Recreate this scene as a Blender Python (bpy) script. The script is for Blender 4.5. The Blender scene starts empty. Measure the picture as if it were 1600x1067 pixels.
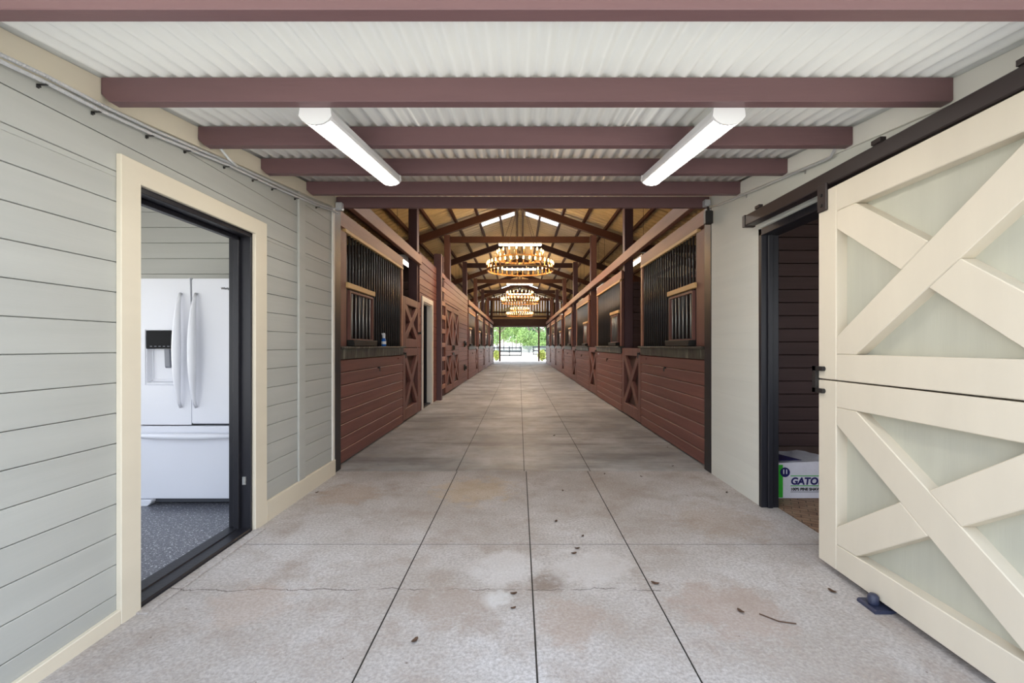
import bpy, bmesh, math, random
from mathutils import Vector, Matrix
random.seed(7)
C = bpy.context.scene.collection
PI = math.pi

# ------------------------------------------------------------------ materials
def lin(c):
    def f(v):
        v /= 255.0
        return v / 12.92 if v <= 0.04045 else ((v + 0.055) / 1.055) ** 2.4
    return (f(c[0]), f(c[1]), f(c[2]), 1.0)

class NT:
    def __init__(self, name):
        self.m = bpy.data.materials.new(name)
        self.m.use_nodes = True
        self.t = self.m.node_tree
        self.t.nodes.clear()
        self.out = self.n('ShaderNodeOutputMaterial')
    def n(self, typ, **kw):
        nd = self.t.nodes.new(typ)
        for k, v in kw.items():
            setattr(nd, k, v)
        return nd
    def l(self, a, b):
        self.t.links.new(a, b)
    def math(self, op, a, b=None, clamp=False):
        nd = self.n('ShaderNodeMath', operation=op)
        nd.use_clamp = clamp
        for i, v in enumerate((a, b)):
            if v is None:
                continue
            if isinstance(v, (int, float)):
                nd.inputs[i].default_value = v
            else:
                self.l(v, nd.inputs[i])
        return nd.outputs[0]
    def mix(self, fac, a, b, blend='MIX'):
        nd = self.n('ShaderNodeMix', data_type='RGBA', blend_type=blend)
        for s, v in ((0, fac), (6, a), (7, b)):
            if isinstance(v, (int, float)):
                nd.inputs[s].default_value = v
            elif isinstance(v, tuple):
                nd.inputs[s].default_value = v
            else:
                self.l(v, nd.inputs[s])
        return nd.outputs[2]
    def ramp(self, fac, lo, hi):
        nd = self.n('ShaderNodeMapRange')
        nd.inputs[1].default_value = lo
        nd.inputs[2].default_value = hi
        self.l(fac, nd.inputs[0])
        return nd.outputs[0]
    def coords(self, jitter=True):
        tc = self.n('ShaderNodeTexCoord')
        if not jitter:
            return tc.outputs['Object']
        oi = self.n('ShaderNodeObjectInfo')
        add = self.n('ShaderNodeVectorMath', operation='ADD')
        sc = self.math('MULTIPLY', oi.outputs['Random'], 37.0)
        self.l(tc.outputs['Object'], add.inputs[0])
        self.l(sc, add.inputs[1])
        return add.outputs[0]
    def noise(self, vec, scale=(1, 1, 1), detail=5, rough=.6):
        mp = self.n('ShaderNodeMapping')
        mp.inputs['Scale'].default_value = scale
        self.l(vec, mp.inputs['Vector'])
        no = self.n('ShaderNodeTexNoise')
        no.inputs['Scale'].default_value = 1.0
        no.inputs['Detail'].default_value = detail
        no.inputs['Roughness'].default_value = rough
        self.l(mp.outputs[0], no.inputs['Vector'])
        return no.outputs['Fac']
    def bsdf(self, col, rough=.5, metal=0.0, spec=.4, bump=None, bstr=.2, bdist=.01):
        p = self.n('ShaderNodeBsdfPrincipled')
        if isinstance(col, tuple):
            p.inputs['Base Color'].default_value = col
        else:
            self.l(col, p.inputs['Base Color'])
        if isinstance(rough, (int, float)):
            p.inputs['Roughness'].default_value = rough
        else:
            self.l(rough, p.inputs['Roughness'])
        p.inputs['Metallic'].default_value = metal
        p.inputs['Specular IOR Level'].default_value = spec
        if bump is not None:
            b = self.n('ShaderNodeBump')
            b.inputs['Strength'].default_value = bstr
            b.inputs['Distance'].default_value = bdist
            self.l(bump, b.inputs['Height'])
            self.l(b.outputs[0], p.inputs['Normal'])
        self.l(p.outputs[0], self.out.inputs[0])
        return p

def mul(c, f):
    return (min(1, c[0] * f), min(1, c[1] * f), min(1, c[2] * f), 1)

def paint(name, rgb, rough=.55, var=.12, scale=(5, 5, 5), island=.06, metal=0, spec=.35, bump=.15, bdist=.004, worn=None, wornamt=.6):
    k = NT(name)
    c = lin(rgb)
    v = k.coords()
    n1 = k.noise(v, scale)
    n2 = k.noise(v, (scale[0] * 9, scale[1] * 9, scale[2] * 9), 3)
    f = k.ramp(n1, .3, .7)
    col = k.mix(f, mul(c, 1 - var), mul(c, 1 + var))
    if island:
        g = k.n('ShaderNodeNewGeometry')
        r = k.math('MULTIPLY_ADD', g.outputs['Random Per Island'], 2 * island)
        r.node.inputs[2].default_value = 1 - island
        cmb = k.n('ShaderNodeCombineColor')
        for i in range(3):
            k.l(r, cmb.inputs[i])
        col = k.mix(1.0, col, cmb.outputs[0], 'MULTIPLY')
    if worn:
        n3 = k.noise(v, (scale[0] * 2.3, scale[1] * 2.3, scale[2] * 2.3), 8, .7)
        w = k.ramp(n3, wornamt, wornamt + .12)
        col = k.mix(w, col, lin(worn))
    k.bsdf(col, rough, metal, spec, n2, bump, bdist)
    return k.m

def emit(name, rgb, strength):
    k = NT(name)
    p = k.n('ShaderNodeBsdfPrincipled')
    p.inputs['Base Color'].default_value = (.8, .8, .8, 1)
    p.inputs['Emission Color'].default_value = (*rgb, 1)
    p.inputs['Emission Strength'].default_value = strength
    k.l(p.outputs[0], k.out.inputs[0])
    return k.m

M = {}
GRY = (5, .6, 14)     # grain along y, planks stacked in z
GRX = (.6, 5, 14)
M['siding'] = paint('grey_green_siding', (178, 179, 174), .6, .05, (3, .5, 9), .03, bump=.12)
M['siding_x'] = paint('grey_green_siding_across', (186, 186, 182), .6, .05, (.5, 3, 9), .03, bump=.1)
M['fascia_white'] = paint('off_white_fascia_paint', (226, 224, 216), .55, .03, (3, .8, 3), .02, bump=.12)
M['siding_fine'] = paint('pale_grey_siding', (216, 217, 210), .6, .03, (3, .5, 9), .02, bump=.15)
M['cream'] = paint('cream_trim_paint', (217, 208, 189), .55, .04, (3, .8, 3), .02, bump=.15)
M['cream_v'] = paint('cream_door_paint', (213, 204, 187), .55, .04, (3, 3, .7), .02, bump=.2)
M['panel'] = paint('grey_door_panel_paint', (186, 185, 171), .6, .05, (5, 9, .6), .02, bump=.2)
M['purlin'] = paint('brown_purlin_paint', (108, 81, 83), .45, .1, (.7, 6, 6), .05, bump=.2, spec=.4)
M['wood_y'] = paint('brown_stained_plank', (122, 78, 71), .5, .18, GRY, .09, bump=.3, spec=.35)
M['wood_x'] = paint('brown_stained_plank_across', (92, 72, 70), .5, .16, GRX, .09, bump=.3, spec=.3)
M['wood_v'] = paint('brown_stained_upright', (116, 78, 71), .5, .18, (6, 6, .7), .05, bump=.3, spec=.35)
M['header'] = paint('light_brown_header_board', (150, 106, 88), .5, .16, (6, .7, 7), .05, bump=.3, spec=.35, worn=(96, 66, 56), wornamt=.66)
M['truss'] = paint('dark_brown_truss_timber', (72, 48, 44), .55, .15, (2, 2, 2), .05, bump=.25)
M['post'] = paint('plum_brown_post', (98, 74, 78), .5, .12, (6, 6, .7), .03, bump=.25)
M['black'] = paint('black_painted_wood', (30, 30, 36), .4, .2, (5, 5, .8), .05, bump=.25, worn=(82, 82, 88), wornamt=.70)
M['iron'] = paint('black_iron', (38, 36, 37), .42, .2, (12, 12, 12), .0, bump=.15, spec=.5)
M['bar'] = paint('black_steel_bar', (52, 50, 50), .35, .2, (14, 14, 3), .0, bump=.1, spec=.6)
M['track'] = paint('dark_brown_steel_track', (48, 40, 40), .4, .15, (6, 1, 6), .0, bump=.1, spec=.5)
M['pale_strip'] = paint('pale_tan_strip', (222, 184, 128), .5, .1, (6, .7, 7), .0, bump=.2)  # pale tan for feed door top bars and the strip under each top board
M['white_trim'] = paint('white_door_trim', (228, 224, 216), .5, .03, (3, 3, 1), .0, bump=.1)
M['fridge'] = paint('white_fridge_enamel', (226, 227, 234), .28, .015, (2, 2, 2), .0, bump=.03, spec=.5)
M['fridge_grey'] = paint('grey_dispenser_plastic', (130, 132, 140), .35, .05, (8, 8, 8), .0, bump=.03)
M['gasket'] = paint('dark_fridge_gasket', (70, 72, 78), .6, .05, (8, 8, 8), .0, bump=.03)
M['gloss_black'] = paint('glossy_black_panel', (8, 8, 12), .5, .1, (8, 8, 8), .0, bump=.02, spec=.15)
M['lamp_white'] = paint('white_lamp_housing', (228, 228, 230), .4, .02, (3, 3, 3), .0, bump=.03)
M['galv'] = paint('galvanised_conduit', (206, 208, 212), .35, .05, (20, 20, 20), .0, metal=.35, bump=.1)
M['steel'] = paint('bright_steel_hinge', (186, 186, 184), .35, .08, (20, 20, 20), .0, metal=.7, bump=.1)
M['bronze'] = paint('warm_bronze_ring', (150, 112, 66), .4, .1, (20, 20, 20), .0, metal=.4, bump=.1)
M['rubber'] = paint('dark_rubber', (40, 38, 36), .7, .1, (10, 10, 10), .0, bump=.2)
M['bluesteel'] = paint('blue_black_roller', (44, 50, 74), .4, .25, (30, 30, 30), .0, bump=.4, spec=.6)
M['sheet'] = paint('white_corrugated_sheet', (228, 228, 224), .5, .025, (2, .6, 2), .0, bump=.04)
M['roof'] = paint('tan_corrugated_roof_sheet', (205, 193, 160), .42, .07, (1.2, .5, 1.2), .0, bump=.05, spec=.45)
M['gable'] = paint('tan_gable_siding', (205, 180, 140), .6, .06, (4, 4, .6), .0, bump=.1)
M['stall_shavings'] = paint('brown_stall_floor_shavings', (122, 96, 76), .9, .25, (9, 9, 9), .0, bump=.6, bdist=.02)  # brown of the stall bedding itself
M['brick'] = None
M['sand'] = paint('pale_sand_ground', (205, 198, 182), .95, .1, (.4, .4, .4), .0, bump=.3, bdist=.02)
M['fence'] = paint('black_fence_board', (26, 30, 38), .6, .2, (4, 4, 4), .05, bump=.1)
M['mesh_fence'] = paint('grey_field_fence', (120, 128, 126), .6, .2, (4, 4, 4), .05, bump=.1)
M['bark'] = paint('grey_bark', (140, 130, 122), .9, .25, (6, 6, 2), .0, bump=.6, bdist=.03)
M['leaf_l'] = paint('light_green_leaf', (150, 178, 110), .6, .25, (1.2, 1.2, 1.2), .25, bump=.0)
M['leaf_d'] = paint('mid_green_leaf', (104, 140, 84), .6, .25, (1.2, 1.2, 1.2), .25, bump=.0)
M['leaf_y'] = paint('yellow_green_leaf', (176, 186, 96), .6, .2, (3, 3, 3), .25, bump=.0)
M['dry'] = paint('dry_brown_leaf', (84, 62, 48), .8, .25, (40, 40, 40), .0, bump=.1)
M['bag_white'] = paint('white_shrink_wrap', (226, 224, 232), .35, .05, (7, 7, 7), .0, bump=.35, bdist=.02)
M['bag_green'] = paint('green_print', (56, 176, 52), .4, .05, (9, 9, 9), .0, bump=.1)
M['bag_navy'] = paint('navy_print', (34, 30, 92), .4, .05, (9, 9, 9), .0, bump=.1)
M['bag_brown'] = paint('dusty_brown_board', (104, 84, 76), .7, .2, (2, 6, 6), .0, bump=.3)
M['blue'] = paint('blue_plastic', (36, 104, 190), .35, .1, (20, 20, 20), .0, bump=.05)
M['white_plastic'] = paint('white_plastic', (226, 228, 230), .35, .03, (20, 20, 20), .0, bump=.03)
M['ink'] = paint('black_ink', (24, 24, 28), .5, .05, (9, 9, 9), .0, bump=.0)
M['diffuser'] = emit('lit_lamp_diffuser', (1.0, .94, .86), 4.0)
M['stall_diffuser'] = emit('lit_stall_diffuser', (1.0, .93, .82), 2.2)
M['porch_diffuser'] = emit('lit_porch_diffuser', (1.0, .93, .82), 10.0)
M['bulb'] = emit('lit_amber_bulb', (1.0, .55, .18), 5.0)

# grey-green ledge; pale vertical patches put metal-like reflections into the colour
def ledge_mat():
    k = NT('ledge_with_painted_sheen')
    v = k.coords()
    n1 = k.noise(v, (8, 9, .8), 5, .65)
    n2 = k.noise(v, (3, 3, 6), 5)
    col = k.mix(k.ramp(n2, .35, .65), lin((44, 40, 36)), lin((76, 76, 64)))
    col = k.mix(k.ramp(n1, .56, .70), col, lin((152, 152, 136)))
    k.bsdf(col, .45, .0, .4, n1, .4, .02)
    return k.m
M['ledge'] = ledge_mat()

# concrete, front apron (coarse) and aisle (smooth)
def concrete(name, base, dark, brown, front):
    k = NT(name)
    v = k.coords(False)
    big = k.noise(v, (.9, .9, .9), 6, .62)
    mid = k.noise(v, (3.2, 3.2, 3.2), 7, .7)
    spk = k.noise(v, (64, 64, 64) if front else (60, 60, 60), 3, .7)
    pit = k.noise(v, (38, 38, 38), 4, .75)
    col = k.mix(k.ramp(big, .38, .62), lin(dark), lin(base))
    col = k.mix(k.math('MULTIPLY', k.ramp(mid, .48, .68), .7), col, lin(brown))
    if not front:
        drag = k.noise(v, (.55, 2.6, 1), 7, .68)
        col = k.mix(k.math('MULTIPLY', k.ramp(drag, .50, .66), .7), col, lin((112, 109, 105)))
    s = .62 if front else .12
    col = k.mix(k.math('MULTIPLY', k.ramp(spk, .35, .65), s), col, mul(lin(dark), .55))
    col = k.mix(k.math('MULTIPLY', k.ramp(pit, .60, .72), .30 if front else .1), col, lin((226, 224, 222)))
    col = k.mix(k.math('MULTIPLY', k.ramp(pit, .36, .27), .45 if front else .2), col, lin((120, 108, 100)))
    if front:
        sx = k.n('ShaderNodeSeparateXYZ')
        k.l(v, sx.inputs[0])
        X, Y = sx.outputs[0], sx.outputs[1]
        # hairline crack
        cm = k.n('ShaderNodeCombineXYZ')
        k.l(X, cm.inputs[0])
        wob = k.noise(cm.outputs[0], (3.5, 1, 1), 8, .7)
        yc = k.math('ADD', k.math('MULTIPLY', wob, .16), 2.345)
        d = k.math('ABSOLUTE', k.math('SUBTRACT', Y, yc))
        lim = k.math('LESS_THAN', X, .75)
        fade = k.math('MULTIPLY', lim, k.ramp(k.noise(v, (6, 6, 6), 4), .36, .5))
        col = k.mix(k.math('MULTIPLY', k.math('MULTIPLY', k.ramp(d, .0065, .002), fade), .75), col, lin((84, 76, 70)))
        rag = k.noise(v, (7, 7, 7), 9, .72)
        def blob(cx, cy, r, colr, amt):
            nonlocal col
            a = k.math('POWER', k.math('SUBTRACT', X, cx), 2.0)
            b = k.math('POWER', k.math('SUBTRACT', Y, cy), 2.0)
            dd = k.math('SQRT', k.math('ADD', a, b))
            dd = k.math('ADD', dd, k.math('MULTIPLY', k.math('SUBTRACT', rag, .5), r * 2.6))
            col = k.mix(k.math('MULTIPLY', k.ramp(dd, r, r * .55), amt), col, lin(colr))
        blob(.15, 2.50, .115, (116, 100, 88), .6)
        blob(-.12, 2.33, .09, (208, 208, 208), .6)
        blob(-.1, 2.68, .24, (206, 204, 204), .45)
        blob(.42, 2.68, .28, (206, 204, 204), .45)
        blob(-1.5, 4.0, .34, (166, 142, 120), .45)
        blob(-1.35, 2.3, .25, (172, 152, 138), .4)
        blob(-.4, 4.1, .42, (190, 166, 130), .45)
        blob(1.5, 3.4, .4, (158, 136, 114), .4)
        blob(1.05, 2.25, .3, (162, 142, 130), .5)
        blob(-.35, 2.28, .22, (152, 136, 124), .5)
        blob(.25, 2.15, .22, (160, 138, 122), .4)
    vo = k.n('ShaderNodeTexVoronoi')
    vo.inputs['Scale'].default_value = 11.0
    k.l(v, vo.inputs['Vector'])
    sc3 = k.n('ShaderNodeSeparateColor')
    k.l(vo.outputs['Color'], sc3.inputs[0])
    rad = k.math('MULTIPLY', k.math('SUBTRACT', sc3.outputs[0], .55), .16)
    spot = k.math('LESS_THAN', vo.outputs['Distance'], rad)
    col = k.mix(k.math('MULTIPLY', spot, .7), col, lin((92, 80, 70)))
    k.bsdf(col, .75 if front else .55, 0, .3, spk if front else mid, .25 if front else .08, .004)
    return k.m
M['apron'] = concrete('rough_concrete_apron', (206, 203, 203), (176, 168, 162), (160, 144, 132), True)
M['aisle'] = concrete('smooth_concrete_aisle', (190, 192, 192), (143, 144, 144), (156, 150, 142), False)

def epoxy():
    k = NT('speckled_epoxy_floor')
    v = k.coords(False)
    a = k.noise(v, (62, 62, 62), 2, .8)
    b = k.noise(v, (70, 70, 70), 2, .8)
    col = k.mix(k.ramp(b, .45, .6), lin((72, 74, 84)), lin((112, 112, 122)))
    col = k.mix(k.ramp(a, .60, .645), col, lin((226, 226, 230)))
    k.bsdf(col, .3, 0, .5)
    return k.m
M['epoxy'] = epoxy()

def brick():
    k = NT('brown_brick_paver_floor')
    v = k.coords(False)
    mp = k.n('ShaderNodeMapping')
    mp.inputs['Rotation'].default_value = (0, 0, .5)
    k.l(v, mp.inputs[0])
    b = k.n('ShaderNodeTexBrick')
    k.l(mp.outputs[0], b.inputs['Vector'])
    b.inputs['Color1'].default_value = lin((156, 124, 100))
    b.inputs['Color2'].default_value = lin((132, 102, 84))
    b.inputs['Mortar'].default_value = lin((70, 56, 48))
    b.inputs['Scale'].default_value = 4.5
    b.inputs['Mortar Size'].default_value = .015
    n = k.noise(v, (8, 8, 8), 5)
    col = k.mix(k.math('MULTIPLY', k.ramp(n, .4, .7), .5), b.outputs[0], lin((176, 152, 128)))
    k.bsdf(col, .8, 0, .3, n, .4, .01)
    return k.m
M['brick'] = brick()

def skylight_mat():
    k = NT('translucent_skylight_sheet')
    t = k.n('ShaderNodeBsdfTranslucent')
    t.inputs[0].default_value = (.92, .95, .98, 1)
    d = k.n('ShaderNodeBsdfTransparent')
    d.inputs[0].default_value = (.9, .94, .97, 1)
    mx = k.n('ShaderNodeMixShader')
    mx.inputs[0].default_value = 0.0
    k.l(t.outputs[0], mx.inputs[1])
    k.l(d.outputs[0], mx.inputs[2])
    k.l(mx.outputs[0], k.out.inputs[0])
    return k.m
M['skylight'] = skylight_mat()

# ------------------------------------------------------------------ mesh builder
class MB:
    def __init__(self):
        self.bm = bmesh.new()
        self.smooth = False
    def poly(self, pts):
        vs = [self.bm.verts.new(p) for p in pts]
        return self.bm.faces.new(vs)
    def box(self, x0, x1, y0, y1, z0, z1):
        if x0 > x1: x0, x1 = x1, x0
        if y0 > y1: y0, y1 = y1, y0
        if z0 > z1: z0, z1 = z1, z0
        v = [self.bm.verts.new(p) for p in ((x0, y0, z0), (x1, y0, z0), (x1, y1, z0), (x0, y1, z0), (x0, y0, z1), (x1, y0, z1), (x1, y1, z1), (x0, y1, z1))]
        for f in ((3, 2, 1, 0), (4, 5, 6, 7), (0, 1, 5, 4), (1, 2, 6, 5), (2, 3, 7, 6), (3, 0, 4, 7)):
            self.bm.faces.new([v[i] for i in f])
        return self
    def prism(self, pts, a0, a1, axis='x'):
        """pts: 2-D outline; axis x: (y,z); axis y: (x,z); axis z: (x,y)"""
        def P(p, a):
            return (a, p[0], p[1]) if axis == 'x' else (p[0], a, p[1]) if axis == 'y' else (p[0], p[1], a)
        A = [self.bm.verts.new(P(p, a0)) for p in pts]
        B = [self.bm.verts.new(P(p, a1)) for p in pts]
        n = len(pts)
        self.bm.faces.new(A)
        self.bm.faces.new(B[::-1])
        for i in range(n):
            j = (i + 1) % n
            self.bm.faces.new((A[j], A[i], B[i], B[j]))
        return self
    def tube(self, path, r, n=8, cap=True):
        path = [Vector(p) for p in path]
        rings = []
        up = Vector((0, 0, 1))
        for i, p in enumerate(path):
            t = (path[min(i + 1, len(path) - 1)] - path[max(i - 1, 0)]).normalized()
            u = up if abs(t.dot(up)) < .95 else Vector((1, 0, 0))
            a = t.cross(u).normalized()
            b = a.cross(t)
            rr = r[i] if isinstance(r, (list, tuple)) else r
            rings.append([self.bm.verts.new(p + (a * math.cos(2 * PI * k / n) + b * math.sin(2 * PI * k / n)) * rr) for k in range(n)])
        for q in range(len(rings) - 1):
            for k in range(n):
                self.bm.faces.new((rings[q][k], rings[q][(k + 1) % n], rings[q + 1][(k + 1) % n], rings[q + 1][k]))
        if cap:
            self.bm.faces.new(rings[0][::-1])
            self.bm.faces.new(rings[-1])
        return self
    def lathe(self, prof, c, n=16, closed=False):
        """prof: (r, z) pairs around a vertical axis through c"""
        rings = []
        for r, z in prof:
            if r < 1e-5:
                rings.append([self.bm.verts.new((c[0], c[1], c[2] + z))])
            else:
                rings.append([self.bm.verts.new((c[0] + r * math.cos(2 * PI * k / n), c[1] + r * math.sin(2 * PI * k / n), c[2] + z)) for k in range(n)])
        m = len(rings)
        for q in range(m if closed else m - 1):
            A, B = rings[q], rings[(q + 1) % m]
            for k in range(n):
                j = (k + 1) % n
                if len(A) == 1 and len(B) == 1:
                    continue
                if len(A) == 1:
                    self.bm.faces.new((A[0], B[j], B[k]))
                elif len(B) == 1:
                    self.bm.faces.new((A[k], A[j], B[0]))
                else:
                    self.bm.faces.new((A[k], A[j], B[j], B[k]))
        return self
    def bevel(self, w=.003, seg=1):
        bmesh.ops.remove_doubles(self.bm, verts=self.bm.verts, dist=1e-6)
        es = [e for e in self.bm.edges if len(e.link_faces) == 2 and e.calc_face_angle(0) > .6]
        bmesh.ops.bevel(self.bm, geom=es, offset=w, segments=seg, affect='EDGES', clamp_overlap=True)
        return self

def root_loc(o):
    while o.parent is not None:
        o = o.parent
    return Vector(o.location)

def obj(name, mb, mat, parent=None, smooth=False, origin=None):
    bm = mb.bm
    bmesh.ops.recalc_face_normals(bm, faces=bm.faces)
    if parent is not None:
        base = root_loc(parent)
    elif origin is not None:
        base = Vector(origin)
    else:
        xs = [v.co for v in bm.verts]
        base = Vector(((min(v.x for v in xs) + max(v.x for v in xs)) / 2, (min(v.y for v in xs) + max(v.y for v in xs)) / 2, min(v.z for v in xs)))
    bmesh.ops.translate(bm, verts=bm.verts, vec=-base)
    me = bpy.data.meshes.new(name)
    bm.to_mesh(me)
    bm.free()
    if smooth:
        for p in me.polygons:
            p.use_smooth = True
    me.materials.append(M[mat] if isinstance(mat, str) else mat)
    o = bpy.data.objects.new(name, me)
    C.objects.link(o)
    if parent is not None:
        o.parent = parent
    else:
        o.location = base
    return o

def tag(o, label, cat, group=None, kind='thing'):
    o['label'] = label
    o['category'] = cat
    o['kind'] = kind
    if group:
        o['group'] = group
    return o

def thing(name, label, cat, loc, group=None):
    o = bpy.data.objects.new(name, None)
    o.empty_display_size = .1
    C.objects.link(o)
    o.location = loc
    return tag(o, label, cat, group)

def struct(name, mb, mat, parent=None):
    o = obj(name, mb, mat, parent, origin=(0, 0, 0) if parent is None else None)
    if parent is None:
        o['kind'] = 'structure'
    return o

def copy_tree(o, parent=None):
    c = o.copy()
    C.objects.link(c)
    if parent is not None:
        c.parent = parent
    for ch in list(o.children):
        copy_tree(ch, c)
    return c

ORD = ['first', 'second', 'third', 'fourth', 'fifth', 'sixth', 'seventh', 'eighth', 'ninth', 'tenth']

def text_mesh(s, size, extrude=.0004, align='LEFT', bold=False, shear=0.0):
    cu = bpy.data.curves.new('lettering_curve', 'FONT')
    cu.body = s
    cu.size = size
    cu.align_x = align
    cu.extrude = extrude
    cu.shear = shear
    if bold:
        cu.offset = size * .04
    t = bpy.data.objects.new('lettering_tmp', cu)
    C.objects.link(t)
    dg = bpy.context.evaluated_depsgraph_get()
    me = bpy.data.meshes.new_from_object(t.evaluated_get(dg))
    bpy.data.objects.remove(t)
    bpy.data.curves.remove(cu)
    return me

def lettering(name, s, size, mat, parent, loc, align='LEFT', bold=False, shear=0.0):
    """upright lettering facing the camera side (-y)"""
    me = text_mesh(s, size, align=align, bold=bold, shear=shear)
    me.transform(Matrix.Rotation(PI / 2, 4, 'X'))
    base = root_loc(parent)
    me.transform(Matrix.Translation(Vector(loc) - base))
    me.materials.clear()
    me.materials.append(M[mat])
    o = bpy.data.objects.new(name, me)
    C.objects.link(o)
    o.parent = parent
    return o

def lamp(name, parent, loc, typ, watts, col, size=(.05, .05)):
    li = bpy.data.lights.new(name, typ)
    li.energy = watts
    li.color = col
    if typ == 'POINT':
        li.shadow_soft_size = .03
    else:
        li.shape = 'RECTANGLE'; li.size, li.size_y = size
    o = bpy.data.objects.new(name, li)
    C.objects.link(o)
    o.parent = parent
    o.location = Vector(loc) - root_loc(parent)
    return o

# ------------------------------------------------------------------ plan of the place
XC = .02
WL, WR = -1.88, 1.95            # porch wall faces
SL, SR = -1.94, 1.99            # stall front faces
BAY = [4.75, 8.95, 13.15, 17.35, 21.55, 25.75, 29.95, 34.1]
def zc(y):                      # underside of the porch sheeting
    return 2.493 + .1235 * (y - 2.02)
def zs(x):                      # underside of the main roof sheeting
    return 5.60 - .34 * abs(x - XC)

def sub_intervals(a, b, cuts):
    seg = [(a, b)]
    for c, d in cuts:
        nx = []
        for p, q in seg:
            if d <= p or c >= q:
                nx.append((p, q))
            else:
                if c > p: nx.append((p, c))
                if d < q: nx.append((d, q))
        seg = nx
    return [s for s in seg if s[1] - s[0] > .004]

def planks(mb, axis, face, back, u0, u1, z0, z1, expo, holes=(), gap=.004, ztop=None, zstart=None, chamfer=.004):
    """horizontal planks; axis 'x': wall lies in an x = const plane, runs along y. face: visible side."""
    zz = z0 if zstart is None else zstart
    lines = []
    z = zz
    while z < z1 - .003:
        lines.append((max(z, z0), min(z + expo, z1)))
        z += expo
    sg = 1 if back > face else -1
    for a, b in lines:
        cuts = sorted({a, b} | {h for ho in holes for h in (ho[2], ho[3]) if a < h < b})
        for q in range(len(cuts) - 1):
            c, d = cuts[q], cuts[q + 1]
            lo = c + (gap / 2 if c == a else 0)
            hi = d - (gap / 2 if d == b else 0)
            for s0, s1 in sub_intervals(u0, u1, [(h[0], h[1]) for h in holes if h[2] < (c + d) / 2 < h[3]]):
                e0 = s0
                pts = None
                if ztop is not None and ztop(s0) < hi:
                    # clip the near end under the sloping roof
                    ya = s0 + (lo - ztop(s0)) / .1235 if ztop(s0) < lo else s0
                    yb = s0 + (hi - ztop(s0)) / .1235
                    if ya >= s1:
                        continue
                    if yb >= s1:
                        pts = [(ya, lo), (s1, lo), (s1, max(lo + .001, ztop(s1)))]
                        if ya == s0: pts.append((s0, ztop(s0)))
                    else:
                        pts = [(ya, lo), (s1, lo), (s1, hi), (yb, hi)]
                        if ya == s0: pts.append((s0, ztop(s0)))
                if pts is None:
                    ch = chamfer
                    if axis == 'x':
                        prof = [(face + sg * ch, lo), (face, lo + ch), (face, hi - ch), (face + sg * ch, hi), (back, hi), (back, lo)]
                        mb.prism(prof, e0, s1, 'y')
                    else:
                        prof = [(face + sg * ch, lo), (face, lo + ch), (face, hi - ch), (face + sg * ch, hi), (back, hi), (back, lo)]
                        mb.prism(prof, e0, s1, 'x')
                elif axis == 'x':
                    mb.prism(pts, face, back, 'x')
    return mb

# ------------------------------------------------------------------ ground and floors
def slabs(xs, ys, gap=.008):
    mb = MB()
    for i in range(len(xs) - 1):
        for j in range(len(ys) - 1):
            mb.box(xs[i] + gap / 2, xs[i + 1] - gap / 2, ys[j] + gap / 2, ys[j + 1] - gap / 2, -.10, 0)
    return mb
def joints(xs, ys):
    mb = MB()
    for x in xs[1:-1]: mb.box(x - .0039, x + .0039, ys[0], ys[-1], -.09, -.0025)
    for y in ys[1:-1]: mb.box(xs[0], xs[-1], y - .0039, y + .0039, -.091, -.002)
    return mb
g = MB(); g.box(-120, 120, -60, 260, -.5, -.10)
struct('ground', g, 'sand')
fa = struct('floor', slabs([-2.02, -.645, .07, .705, 2.08], [-.6, 2.98, 4.715]), 'apron')
obj('joint_filler', joints([-2.02, -.645, .07, .705, 2.08], [-.6, 2.98, 4.715]), 'rubber', fa)
fb = struct('floor', slabs([-2.02, -.655, .05, .735, 2.08], [4.715, 34.3]), 'aisle')
obj('joint_filler', joints([-2.02, -.655, .05, .735, 2.08], [4.71, 34.3]), 'rubber', fb)
f = MB(); f.box(-4.6, -2.03, .9, 4.6, -.10, .0); struct('floor', f, 'epoxy')
f = MB(); f.box(2.09, 4.6, .9, 4.72, -.10, -.002); struct('floor', f, 'brick')
for a, b in ((-5.65, -2.03), (2.09, 5.65)):
    f = MB(); f.box(a, b, 4.80, 34.0, -.10, -.004); struct('floor', f, 'stall_shavings')

# ------------------------------------------------------------------ porch walls
LD = (2.235, 3.195, 0, 2.085)           # doorway to the fridge room (y0, y1, z0, z1)
wl = MB()
planks(wl, 'x', WL, WL - .02, .9, 4.60, .0, 2.78, .141, [LD], .003, lambda y: zc(y) - .005, zstart=2.254 - 16 * .141, chamfer=.0025)
struct('wall_left', wl, 'siding')
wb = MB()
def backing(mb, x0, x1, hole, y0, y1):
    mb.prism([(y0, 0), (hole[0], 0), (hole[0], zc(hole[0]) - .01), (y0, zc(y0) - .01)], x0, x1)
    mb.prism([(hole[1], 0), (y1, 0), (y1, zc(y1) - .01), (hole[1], zc(hole[1]) - .01)], x0, x1)
    mb.prism([(hole[0], hole[3]), (hole[1], hole[3]), (hole[1], zc(hole[1]) - .01), (hole[0], zc(hole[0]) - .01)], x0, x1)
backing(wb, -2.02, WL - .02, LD, .9, 4.60)
struct('wall_left', wb, 'siding')
RD = (2.24, 3.69, 0, 2.215)             # doorway to the feed room
wr = MB()
planks(wr, 'x', WR, WR + .02, .9, 4.62, .0, 2.78, .141, [RD], .0003, lambda y: zc(y) - .005, zstart=2.26 - 17 * .141, chamfer=.0004)
struct('wall_right', wr, 'siding_fine')
wb = MB(); backing(wb, WR + .02, 2.08, RD, .9, 4.62); struct('wall_right', wb, 'siding')

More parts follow.
